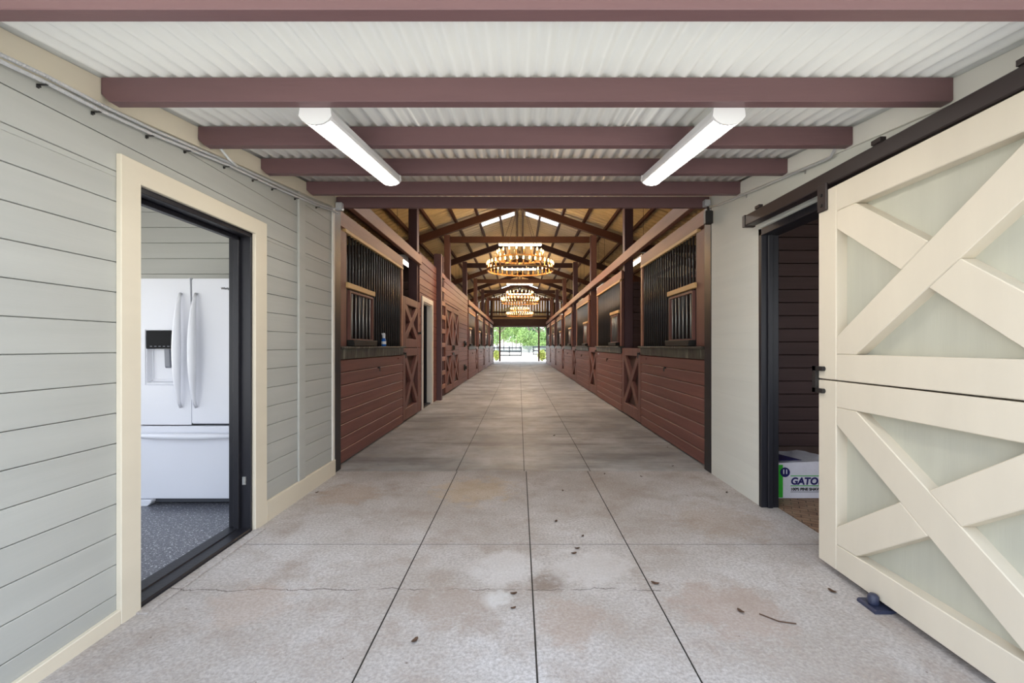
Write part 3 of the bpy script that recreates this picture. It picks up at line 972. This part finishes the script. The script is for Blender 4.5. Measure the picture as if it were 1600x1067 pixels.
lside = 'on fridge side'
rside = 'on sliding door side'
first_l = stall_front(0, -1, 4.80, 7.58, 'first barred brown stall front on the fridge side, spray bottle on its ledge', 'stall fronts along the aisle')
stall_gate(0, -1, 7.60, 8.855, 'tall brown stall door in two cross-braced halves, both shut, beside the white doorway', 'stall doors along the aisle', True)
for q, kk in enumerate((3, 4, 5, 6)):
    y0 = BAY[kk] + .02
    stall_front(kk, -1, y0, y0 + 2.72, '%s barred brown stall front past the tack room wall, fridge side' % ORD[q], 'stall fronts along the aisle')
    stall_gate(kk, -1, y0 + 2.74, BAY[kk + 1] - (.22 if kk == 6 else .10), '%s cross-braced brown half door past tack room wall, fridge side' % ORD[q], 'stall doors along the aisle')
for kk in range(7):
    y0 = BAY[kk] + (.06 if kk == 0 else -.10)
    y1 = 7.45 if kk == 0 else BAY[kk] + 2.72
    stall_front(kk, 1, y0, y1, '%s barred brown stall front on the sliding door side, counting from the porch' % ORD[kk], 'stall fronts along the aisle')
    stall_gate(kk, 1, y1 + .02, BAY[kk + 1] - (.24 if kk == 6 else .13), '%s cross-braced brown half door on the sliding door side, counting from the porch' % ORD[kk], 'stall doors along the aisle')

# spray bottle on the first ledge
b = thing('spray_bottle', 'small blue and white spray bottle on ledge of the first stall', 'bottle', (-1.913, 6.42, 1.29))
k = MB(); k.lathe([(0, 0), (.031, .003), (.033, .012), (.033, .085), (.028, .10), (.016, .115), (0, .116)], (-1.913, 6.42, 1.2915), 16); obj('bottle_body', k, 'blue', b, smooth=True)
k = MB(); k.lathe([(0, .114), (.02, .115), (.022, .14), (.024, .16), (.018, .185), (0, .19)], (-1.913, 6.42, 1.2915), 12); k.box(-1.933, -1.903, 6.385, 6.42, 1.455, 1.475); obj('spray_head', k, 'white_plastic', b)
k = MB(); k.lathe([(.0335, .03), (.034, .031), (.034, .068), (.0335, .069)], (-1.913, 6.42, 1.2915), 16); obj('bottle_label', k, 'white_plastic', b)

# long header boards and header of the tack wall
for s, segs in ((-1, ((4.80, 8.96, 'between porch and tack room'), (17.36, 34.0, 'beyond the tack room wall'))), (1, ((4.80, 34.0, 'on the sliding door side'),))):
    for a, b_, where in segs:
        xf = SR if s > 0 else SL
        m = MB(); m.box(xf - s * .02, xf + .058 if s > 0 else xf - .05, a, min(b_, 33.88), 2.885, 3.06)
        tag(obj('header_rail', m.bevel(.005), 'header'), 'long light brown header board above stall fronts %s' % where, 'header board')

# ------------------------------------------------------------------ tack room wall on the left, ladder, doors
TX = -1.965
DW = (9.22, 10.18, 0, 2.20)      # white door
LG = (10.79, 11.89, 0, 3.2)     # ladder gap
XD = (11.90, 14.66, 0, 2.44)     # cross-buck pair
m = MB(); planks(m, 'x', TX, TX - .024, 8.96, 17.34, .0, 3.15, .157, [DW, LG, XD], gap=.007, chamfer=.006)
struct('wall_tack_room', m, 'wood_y')
m = MB()
for a, b_, z0, z1 in ((9.04, DW[0], 0, 3.14), (DW[0], DW[1], DW[3], 3.14), (DW[1], LG[0], 0, 3.14), (XD[0], XD[1], XD[3], 3.14), (XD[1], 17.26, 0, 3.14)):
    m.box(TX - .031, TX - .09, a, b_, z0, z1)
struct('wall_tack_room', m, 'truss')
d3 = MB()
x0, x1 = TX, TX + .022
d3.box(x0, x1, DW[0] - .10, DW[0], 0, DW[3] + .10); d3.box(x0, x1, DW[1], DW[1] + .10, 0, DW[3] + .10); d3.box(x0, x1, DW[0], DW[1], DW[3], DW[3] + .10)
dr3 = struct('door_3', d3.bevel(.003), 'white_trim')
k = MB(); k.box(TX - .10, TX, DW[1] - .02, DW[1], 0, DW[3]); k.box(TX - .10, TX, DW[0], DW[0] + .02, 0, DW[3]); k.box(TX - .10, TX, DW[0], DW[1], DW[3] - .02, DW[3]); obj('jamb', k, 'white_trim', dr3)
k = MB(); k.box(TX - .13, TX - .02, DW[0] + .02, DW[1] - .02, .0, .03); obj('threshold', k, 'black', dr3)
k = MB(); k.box(TX - .95, TX - .10, 10.12, 10.16, .03, 2.17); obj('door_leaf', k, 'black', dr3)
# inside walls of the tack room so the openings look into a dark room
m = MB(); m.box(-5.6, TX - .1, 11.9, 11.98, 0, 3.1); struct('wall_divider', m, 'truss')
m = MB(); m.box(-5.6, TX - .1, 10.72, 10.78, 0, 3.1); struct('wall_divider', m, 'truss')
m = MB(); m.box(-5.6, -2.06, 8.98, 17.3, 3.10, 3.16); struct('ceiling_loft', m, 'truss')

ldr = thing('loft_ladder', 'fixed brown ladder with tall dark posts beside the white doorway', 'ladder', (-1.93, 11.4, 0))
k = MB(); k.box(-2.03, -1.855, 10.80, 10.97, 0, 3.48); obj('ladder_post', k.bevel(.005), 'post', ldr)
k = MB(); k.box(-2.04, -1.97, 11.80, 11.88, 0, 3.62); obj('ladder_post', k.bevel(.005), 'post', ldr)
for i in range(9):
    z = .26 + i * .352
    k = MB(); k.box(-1.965, -1.93, 10.971, 11.87, z - .055, z + .055); obj('rung', k.bevel(.004), 'header', ldr)

for q, (a, b_) in enumerate(((11.92, 13.27), (13.29, 14.64))):
    t = thing('cross_braced_door', 'tall brown cross-braced door of the double pair, %s' % ('beside the ladder' if q == 0 else 'away from the ladder'), 'door', (TX, a, 0), 'double doors past the ladder')
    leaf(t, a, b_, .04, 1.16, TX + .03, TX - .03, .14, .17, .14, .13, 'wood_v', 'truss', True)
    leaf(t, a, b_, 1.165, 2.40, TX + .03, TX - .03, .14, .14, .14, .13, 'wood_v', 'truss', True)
    yy = b_ - .09 if q == 0 else a + .09
    k = MB(); k.box(TX + .03, TX + .045, yy - .05, yy + .05, 1.17, 1.31); k.tube([(TX + .06, yy, 1.18), (TX + .06, yy, 1.30)], .012, 8); obj('latch', k, 'iron', t)
    k = MB(); k.box(TX + .03, TX + .055, yy - .05, yy + .05, 1.03, 1.10); obj('latch', k, 'iron', t)
for z, lab in ((1.36, 'round black hose hook high on planks past the double doors'), (.52, 'round black hose hook low on planks past the double doors')):
    k = MB(); k.tube([(TX, 16.2, z), (TX + .05, 16.2, z)], .11, 14); h = obj('hose_hanger', k, 'iron'); tag(h, lab, 'hook')
    k = MB(); k.tube([(TX + .05, 16.2, z), (TX + .09, 16.2, z)], .06, 14); obj('hub', k, 'rubber', h)

# ------------------------------------------------------------------ barn frame
def seen(kk):
    return 'hidden behind the porch ceiling' if kk == 1 else '%s in view from the porch' % ORD[kk - 2]
for kk in range(1, 7):
    for s, side in ((-1, lside), (1, rside)):
        x = 2.05 if s > 0 else -1.992
        m = MB(); m.box(x, x + s * .17, BAY[kk] - .085, BAY[kk] + .085, 0, zs(x + s * .17) - .375)
        if s < 0 and kk == 2: m = MB(); m.box(x, x + s * .17, BAY[kk] - .085, BAY[kk] + .085, 3.17, zs(x + s * .17) - .375)
        tag(obj('timber_post', m.bevel(.006), 'post'), 'tall square brown post %s of the aisle, %s from the porch' % (side, ORD[kk - 1]), 'post', 'timber posts along the aisle')
        pts = [(XC + s * .002, 5.24), (XC + s * 5.60, 5.24 - .34 * 5.60), (XC + s * 5.60, 5.455 - .34 * 5.60), (XC + s * .002, 5.455)]
        m = MB(); m.prism(pts, BAY[kk] - .065, BAY[kk] + .065, 'y')
        tag(obj('rafter', m.bevel(.005), 'truss'), 'sloping dark rafter %s of the ridge, %s' % (side, seen(kk)), 'rafter', 'rafters of the barn roof')
    m = MB(); m.box(-1.985, 2.015, BAY[kk] - .11, BAY[kk] - .052, 4.25, 4.43)
    tag(obj('collar_tie', m.bevel(.005), 'truss'), 'level brown tie high between two aisle posts, %s' % seen(kk), 'tie beam', 'ties across the aisle')
    if kk < 6:
        t = thing('ceiling_tube_light', 'lit white strip light under an aisle tie, %s' % seen(kk), 'strip light', (XC, BAY[kk] - .08, 4.17), 'strip lights under the ties')
        m = MB(); m.box(XC - .62, XC + .62, BAY[kk] - .14, BAY[kk] - .02, 4.21, 4.249); obj('housing', m.bevel(.004), 'lamp_white', t)
        m = MB(); m.prism([(BAY[kk] - .13 + .055 + .055 * math.cos(a), 4.211 - .04 * math.sin(a)) for a in [PI * q / 8 for q in range(9)]], XC - .61, XC + .61); obj('diffuser', m, 'diffuser', t)
        lamp('tube_glow', t, (XC, BAY[kk] - .08, 4.168), 'AREA', 14.0, (1.0, .98, .95), (1.2, .1))

# purlins of the main roof, ridge boards
for s, side in ((-1, lside), (1, rside)):
    for i in range(9):
        u = .62 * (i + 1)
        x = XC + s * u
        z = 5.60 - .34 * u
        m = MB(); m.box(x - .035, x + .035, 4.86, 34.0, z - .108, z - .018)
        tag(obj('barn_purlin', m.bevel(.004), 'truss'), 'long dark barn purlin %s of the roof, %s down from the ridge' % (side, ORD[i]), 'purlin', 'purlins of the barn roof')
    m = MB(); m.box(XC + s * .07, XC + s * .13, 4.86, 34.0, 5.458, 5.56)
    tag(obj('ridge_board', m.bevel(.004), 'truss'), 'dark ridge board along the peak of the barn roof %s' % side, 'ridge board', 'ridge boards')

# roof sheets with translucent skylights
def roof_sheet(y0, y1, s, u0, u1, flat=False):
    mb = MB()
    prof = []
    y = y0
    while y < y1 - 1e-4:
        prof += [(y, 0), (min(y + .18, y1), 0), (min(y + .195, y1), .022), (min(y + .225, y1), .022)] if not flat else [(y, 0)]
        y += .24
    prof.append((y1, 0))
    seen, pr = set(), []
    for p in prof:
        if round(p[0], 4) not in seen:
            seen.add(round(p[0], 4)); pr.append(p)
    A = [mb.bm.verts.new((XC + s * u0, y, 5.60 - .34 * u0 + h)) for y, h in pr]
    B = [mb.bm.verts.new((XC + s * u1, y, 5.60 - .34 * u1 + h)) for y, h in pr]
    for i in range(len(pr) - 1):
        mb.bm.faces.new((A[i], A[i + 1], B[i + 1], B[i]))
    return mb
win = 2
for s in (-1, 1):
    prev = 4.70
    sky = [(13.75, 14.80, .18, 1.28), (22.3, 23.3, .18, 1.28), (30.6, 31.5, .18, 1.28)]
    for (a, b_, u0, u1) in sky + [(34.6, None, 0, 0)]:
        o = struct('roof', roof_sheet(prev, a, s, 0, 6.0), 'roof')
        if b_ is None: break
        struct('roof', roof_sheet(a, b_, s, 0, u0), 'roof'); struct('roof', roof_sheet(a, b_, s, u1, 6.0), 'roof')
        struct('window_%d' % win, roof_sheet(a, b_, s, u0, u1, True), 'skylight'); win += 1
        prev = b_

# end and outer walls of the barn
def gable(y0, y1, z0, mat, name):
    m = MB(); m.prism([(-5.65, z0), (5.69, z0), (5.69, zs(5.69) - .02), (XC, 5.58), (-5.65, zs(-5.65) - .02)], y0, y1, 'y'); struct(name, m, mat)
m = MB(); m.prism([(-5.65, 2.86), (5.69, 2.86), (5.69, zs(5.69) - .02), (XC, 5.58), (-5.65, zs(-5.65) - .02)], 4.80, 4.84, 'y'); struct('wall_porch_end', m, 'gable')
m = MB(); m.box(-5.65, -2.065, 4.80, 4.84, 0, 2.86); struct('wall_porch_end', m, 'wood_x')
m = MB(); m.box(2.125, 5.69, 4.80, 4.84, 0, 2.86); struct('wall_porch_end', m, 'wood_x')
m = MB(); planks(m, 'x', -5.60, -5.66, 4.84, 34.1, 0, 3.62, .20, gap=.006); struct('wall_stall_left', m, 'wood_y')
m = MB(); planks(m, 'x', 5.64, 5.70, 4.84, 34.1, 0, 3.62, .20, gap=.006); struct('wall_stall_right', m, 'wood_y')
for kk in range(1, 7):
    for s in (-1, 1):
        if s < 0 and kk == 2: continue
        a, b_ = (2.20, 5.63) if s > 0 else (-5.59, -2.17)
        m = MB(); planks(m, 'y', BAY[kk] - .04, BAY[kk] + .03, a, b_, 0, 2.55, .15, gap=.008); struct('wall_divider', m, 'wood_x')
        if kk in (1, 2, 3, 4, 5) and not (s < 0 and kk == 2):
            side = rside if s > 0 else lside
            m = MB(); m.box(2.225 if s > 0 else -2.168, 5.635 if s > 0 else -5.595, BAY[kk] - .03, BAY[kk] + .03, 3.13, 3.27); tag(obj('ceiling_joist', m, 'truss'), 'level dark joist over a partition %s, %s from the porch' % (side, ORD[kk - 1]), 'joist', 'joists over the partitions')
            t = thing('hanging_strip_light', 'lit strip light hung over stall %s, %s from the porch' % (side, ORD[kk - 1]), 'strip light', (XC + s * 2.48, BAY[kk] + .7, 3.03), 'strip lights over the stalls')
            x, a, b_ = XC + s * 2.48, BAY[kk] + .12, BAY[kk] + 1.34
            m = MB(); m.box(x - .06, x + .06, a, b_, 3.09, 3.125); obj('housing', m, 'lamp_white', t)
            m = MB(); m.prism([(x + .055 * math.cos(q), 3.09 - .04 * math.sin(q)) for q in [PI * r_ / 8 for r_ in range(9)]], a + .01, b_ - .01, 'y'); obj('diffuser', m, 'stall_diffuser', t)
            for yy in (a + .1, b_ - .1):
                m = MB(); m.tube([(x, yy, 3.124), (x, yy, zs(x) - .110)], .004, 5); obj('cable', m, 'iron', t)
# far end
m = MB(); planks(m, 'y', 34.1, 34.16, -5.6, -1.93, 0, 3.3, .2, gap=.006); planks(m, 'y', 34.1, 34.16, 2.0, 5.64, 0, 3.3, .2, gap=.006); struct('wall_far_end', m, 'wood_x')
m = MB(); m.box(-1.96, 2.02, 34.0, 34.16, 2.74, 3.30); struct('wall_far_end', m, 'truss')
m = MB()
n = 56
for i in range(n):
    xa = -5.65 + 11.34 * i / n; xb = -5.65 + 11.34 * (i + 1) / n - .012
    m.prism([(xa, 3.30), (xb, 3.30), (xb, zs(xb) - .02), (xa, zs(xa) - .02)], 34.12, 34.16, 'y')
m.box(-5.65, 5.69, 34.161, 34.17, 3.3, 3.62)
struct('wall_far_end', m, 'gable')
for z in (3.42, 3.74):
    m = MB(); m.box(-2.4, 2.45, 34.02, 34.10, z, z + .11); tag(obj('cross_rail', m, 'truss'), 'level dark rail across the tan end wall above the far opening, %s' % ('lower' if z < 3.5 else 'upper'), 'rail')
for x, lab in ((-2.62, 'outer one on the fridge side'), (-2.08, 'inner one on the fridge side'), (2.12, 'inner one on the sliding door side'), (2.66, 'outer one on the sliding door side')):
    m = MB(); m.box(x - .09, x + .09, 33.90, 34.01, 0, zs(x) - .18); tag(obj('gable_post', m, 'truss'), 'dark upright post against the tan end wall, %s' % lab, 'post')

# ------------------------------------------------------------------ chandeliers
def chandelier():
    z0 = 3.12
    t = thing('chandelier', 'two-tier ring chandelier of lit amber candle bulbs, first from the porch', 'chandelier', (XC, 11.05, z0), 'ring chandeliers over the aisle')
    sl = bl = None
    for R, z, n in ((.80, z0, 36), (.56, z0 + .28, 20)):
        m = MB(); m.lathe([(R - .016, -.018), (R + .016, -.018), (R + .016, .018), (R - .016, .018)], (XC, 11.05, z), 64, closed=True)
        rg = obj('ring', m, 'bronze', t)
        for i in range(n):
            a = 2 * PI * (i + .5) / n
            p = (XC + R * math.cos(a), 11.05 + R * math.sin(a), z)
            off = Vector((R * math.cos(a), R * math.sin(a), z - z0))
            if sl is None:
                m = MB(); m.lathe([(0, .018), (.026, .018), (.028, .028), (.014, .032), (.012, .13), (0, .132)], (XC, 11.05, z0), 8)
                sl = obj('candle_sleeve', m, 'bronze', t, smooth=False)
                m = MB(); m.lathe([(0, .13), (.010, .132), (.017, .152), (.018, .172), (.010, .20), (0, .214)], (XC, 11.05, z0), 8)
                bl = obj('bulb', m, 'bulb', sl, smooth=True)
                sl.location = off
            else:
                c = sl.copy(); C.objects.link(c); c.parent = t; c.location = off
                e = bl.copy(); C.objects.link(e); e.parent = c
    for i in range(6):
        a = 2 * PI * i / 6 + .26
        m = MB(); m.tube([(XC + .8 * math.cos(a), 11.05 + .8 * math.sin(a), z0 + .01), (XC + .56 * math.cos(a), 11.05 + .56 * math.sin(a), z0 + .28), (XC + .04 * math.cos(a), 11.05 + .04 * math.sin(a), z0 + 1.75)], .0045, 5); obj('cable', m, 'iron', t)
    m = MB(); m.tube([(XC, 11.05, z0 + 1.72), (XC, 11.05, 5.35)], .02, 8); m.lathe([(0, 0), (.08, 0), (.09, .05), (0, .06)], (XC, 11.05, z0 + 1.72), 12); obj('canopy', m, 'iron', t)
    for i in range(8):
        R, z, a = (.80, z0, 2 * PI * (i + .25) / 5) if i < 5 else (.56, z0 + .28, 2 * PI * (i + .25) / 3)
        lamp('bulb_light', t, (XC + R * math.cos(a), 11.05 + R * math.sin(a), z + .18), 'POINT', 9.0, (1.0, .60, .26))
    return t
ch = chandelier()
for i, y in enumerate((19.4, 27.8)):
    c = copy_tree(ch)
    c.location.y = y
    c['label'] = 'two-tier ring chandelier of lit amber candle bulbs, %s from the porch' % ORD[i + 1]

# ------------------------------------------------------------------ far porch and the paddock beyond
for s, side in ((-1, lside), (1, rside)):
    m = MB(); m.box(s * 1.65 - .07, s * 1.65 + .07, 38.45, 38.59, -.10, 2.86)
    p = obj('porch_post', m, 'truss'); tag(p, 'slim dark porch post outside the far opening %s' % side, 'post')
    m = MB(); m.prism([(s * 1.65 + s * .07, 2.5), (s * 1.65 + s * .07, 2.38), (s * 1.65 + s * .52, 2.84), (s * 1.65 + s * .40, 2.84)], 38.48, 38.56, 'y'); obj('knee_brace', m, 'cream', p)
    m = MB(); m.prism([(s * 1.65 - s * .07, 2.5), (s * 1.65 - s * .07, 2.38), (s * 1.65 - s * .52, 2.84), (s * 1.65 - s * .40, 2.84)], 38.48, 38.56, 'y'); obj('knee_brace', m, 'cream', p)
m = MB(); m.box(-5.4, 5.4, 38.44, 38.60, 2.865, 3.02); tag(obj('porch_girt', m, 'truss'), 'dark beam across the two posts of the far porch', 'beam')
m = MB(); m.prism([(34.2, 3.32), (39.0, 2.98), (39.0, 3.06), (34.2, 3.40)], -5.6, 5.6); struct('roof', m, 'sheet')
f = MB(); f.box(-5.6, 5.6, 34.32, 39.2, -.10, -.02); struct('floor', f, 'apron')

def field_fence(name, label, x0, x1, y, posts, rails, mat):
    m = MB(); t = thing(name, label, 'fence', ((x0 + x1) / 2, y, -.10))
    for x in posts:
        m = MB(); m.box(x - .06, x + .06, y - .06, y + .06, -.10, rails[-1] + .12); obj('fence_post', m, mat, t)
    for z in rails:
        m = MB(); m.box(x0, x1, y - .09, y - .061, z - .08, z + .08); obj('fence_rail', m, mat, t)
field_fence('paddock_fence', 'black three-rail paddock fence ending at the gap, between the far porch posts', -9.0, .30, 60, (-7.3, -5.3, -3.3, -1.3, .24), (.03, .55, 1.02), 'fence')
field_fence('paddock_fence', 'black paddock fence beyond the gap, behind the far porch post and yellow shrub', 2.0, 9.5, 68, (2.06, 4.2, 6.4, 8.6), (.05, .58, 1.10), 'fence')
field_fence('wire_fence', 'low grey wire fence far across the pale paddock under the trees', -14.0, 14.0, 88, [-14 + 2 * i for i in range(15)], (.15, .4, .65, .9, 1.15), 'mesh_fence')

def foliage(mb, c, rx, ry, rz, n, size, rnd):
    for _ in range(n):
        a, u = rnd.uniform(0, 2 * PI), rnd.uniform(-1, 1)
        r = rnd.uniform(.45, 1.0)
        q = math.sqrt(1 - u * u)
        p = Vector((c[0] + rx * r * q * math.cos(a), c[1] + ry * r * q * math.sin(a), c[2] + rz * r * u))
        d = Vector((rnd.uniform(-1, 1), rnd.uniform(-1, 1), rnd.uniform(-.6, 1))).normalized()
        e = d.orthogonal().normalized()
        f2 = d.cross(e)
        s = size * rnd.uniform(.6, 1.4)
        mb.poly([p - e * s, p - f2 * s * .45 + d * s * .15, p + e * s, p + f2 * s * .45 + d * s * .15])
def tree(x, y, h, tr_, mat, label, seed, low):
    rnd = random.Random(seed)
    t = thing('tree', label, 'tree', (x, y, -.10), 'trees beyond the paddock')
    lean = rnd.uniform(-.5, .5)
    m = MB(); m.tube([(x, y, -.1), (x + lean * .3, y, h * .3), (x + lean * .7, y + .2, h * .65), (x + lean, y, h * .92)], [tr_, tr_ * .8, tr_ * .55, tr_ * .2], 8)
    for q in range(4):
        a = rnd.uniform(0, 2 * PI); zz = h * rnd.uniform(.25, .7)
        m.tube([(x + lean * zz / h, y, zz), (x + 1.6 * math.cos(a), y + 1.6 * math.sin(a), zz + 1.2)], [tr_ * .4, tr_ * .12], 6)
    obj('trunk', m, 'bark', t)
    m = MB()
    for q in range(9):
        a = rnd.uniform(0, 2 * PI); rr = rnd.uniform(.3, 2.0)
        foliage(m, (x + rr * math.cos(a), y + rr * math.sin(a), rnd.uniform(low, h)), 1.6, 1.6, 1.3, 380, .2, rnd)
    obj('foliage', m, mat, t)
spec = [(-7.5, 92, 9, 0.22, 'leaf_d', 1.5), (-5.2, 108, 10, 0.2, 'leaf_l', 2.2), (-3.4, 100, 8, 0.16, 'leaf_l', 1.6), (-1.9, 124, 11, 0.15, 'leaf_d', 3.0), (-0.9, 116, 11, 0.13, 'leaf_l', 4.2), (0.4, 132, 9, 0.17, 'leaf_l', 2.0), (1.9, 92, 8, 0.2, 'leaf_l', 1.3), (3.4, 108, 9, 0.2, 'leaf_d', 1.2), (5.0, 100, 8, 0.2, 'leaf_l', 1.2), (6.9, 124, 10, 0.22, 'leaf_d', 1.6)]
for i, (x, y, h, tr_, mat, low) in enumerate(spec):
    tree(x, y, h, tr_, mat, '%s tree beyond the paddock, %s counting from the fridge side' % ('pale green leafy' if mat == 'leaf_l' else 'mid green leafy', ORD[i]), 11 + i, low)
def shrub(x, y, r, h, label, seed):
    rnd = random.Random(seed)
    t = thing('shrub', label, 'shrub', (x, y, -.10))
    m = MB()
    for q in range(6):
        a = 2 * PI * q / 6
        m.tube([(x, y, -.1), (x + r * .6 * math.cos(a), y + r * .6 * math.sin(a), h * .7)], [.03, .01], 5)
    obj('branch_stems', m, 'bark', t)
    m = MB(); foliage(m, (x, y, h * .45), r, r, h * .55, 900, .07, rnd); obj('foliage', m, 'leaf_y', t)
shrub(2.02, 40.5, .42, .95, 'yellow-green round shrub outside the far opening, sliding door side', 5)
shrub(-2.12, 42.0, .30, .9, 'yellow-green narrow shrub outside the far opening, fridge side', 6)

# ------------------------------------------------------------------ dry leaves on the concrete
spots = [(.39, 4.07), (.43, 3.1), (.37, 2.91), (.34, 2.84), (-.03, 2.38), (-.03, 2.25), (.74, 2.48), (1.83, 4.02), (.5, 6.56), (-.04, 10.75), (-1.29, 11.41), (1.21, 4.51), (.86, 4.6), (1.65, 2.4), (-.46, 2.0), (-1.79, 4.02), (1.89, 5.81), (1.65, 4.90), (.27, 3.36), (1.08, 2.22)]
l0 = None
for i, (x, y) in enumerate(spots):
    if l0 is None:
        m = MB(); n = 8
        top = [(x + .026 * math.cos(2 * PI * q / n), y + .013 * math.sin(2 * PI * q / n), .006 + .006 * abs(math.cos(2 * PI * q / n))) for q in range(n)]
        for q in range(n):
            m.poly([(x, y, .003), top[q], top[(q + 1) % n]])
            m.poly([(x, y, .0005), (top[(q + 1) % n][0], top[(q + 1) % n][1], top[(q + 1) % n][2] - .001), (top[q][0], top[q][1], top[q][2] - .001)])
        l0 = obj('dry_leaf', m, 'dry', origin=(x, y, 0))
        tag(l0, 'small dry brown leaf lying on the pale concrete floor', 'leaf', 'dry leaves on the floor')
        o = l0
    else:
        o = l0.copy(); C.objects.link(o)
    o.location = (x, y, .001)
    o.rotation_euler = (0, 0, random.uniform(0, 6.28))
    s = random.uniform(.55, 1.0)
    o.scale = (s, s, s)
k = MB(); k.tube([(1.16, 2.20, .004), (1.22, 2.14, .004), (1.29, 2.12, .005)], .003, 5)
tag(obj('twig', k, 'dry'), 'thin brown twig on the concrete before the sliding door', 'twig')

# ------------------------------------------------------------------ sky, sun, camera
w = bpy.data.worlds.new('sky'); bpy.context.scene.world = w
w.use_nodes = True
nt = w.node_tree; nt.nodes.clear()
bg = nt.nodes.new('ShaderNodeBackground'); ou = nt.nodes.new('ShaderNodeOutputWorld')
tc = nt.nodes.new('ShaderNodeTexCoord'); sp = nt.nodes.new('ShaderNodeSeparateXYZ'); mr = nt.nodes.new('ShaderNodeMapRange'); mx = nt.nodes.new('ShaderNodeMix')
mx.data_type = 'RGBA'
nt.links.new(tc.outputs['Generated'], sp.inputs[0]); nt.links.new(sp.outputs[2], mr.inputs[0])
mr.inputs[1].default_value = -.05; mr.inputs[2].default_value = .7
nt.links.new(mr.outputs[0], mx.inputs[0])
mx.inputs[6].default_value = (.95, .97, 1.0, 1); mx.inputs[7].default_value = (.62, .77, 1.0, 1)
nt.links.new(mx.outputs[2], bg.inputs[0]); bg.inputs[1].default_value = 1.25
nt.links.new(bg.outputs[0], ou.inputs[0])

su = bpy.data.lights.new('sun', 'SUN'); su.energy = 3.4; su.angle = math.radians(1.2); su.color = (1, .96, .9)
so = bpy.data.objects.new('sun', su); C.objects.link(so)
so.location = (-10, 30, 30)
dirv = Vector((.45, -.35, -1.0))        # light travels this way
so.rotation_euler = dirv.to_track_quat('-Z', 'Y').to_euler()

cam = bpy.data.cameras.new('camera'); co = bpy.data.objects.new('camera', cam); C.objects.link(co)
co.location = (0, 0, 1.30)
co.rotation_euler = (PI / 2, 0, 0)
cam.sensor_width = 36; cam.sensor_fit = 'HORIZONTAL'
cam.lens = 36 * 711 / 1600
cam.shift_x = -11.5 / 1600
cam.shift_y = 6.5 / 1600
cam.clip_end = 400; cam.clip_start = .05
sc = bpy.context.scene
sc.camera = co
sc.view_settings.view_transform = 'Standard'
sc.view_settings.look = 'None'
sc.view_settings.gamma = 1
sc.view_settings.use_curve_mapping = False
sc.view_settings.exposure = 1.46
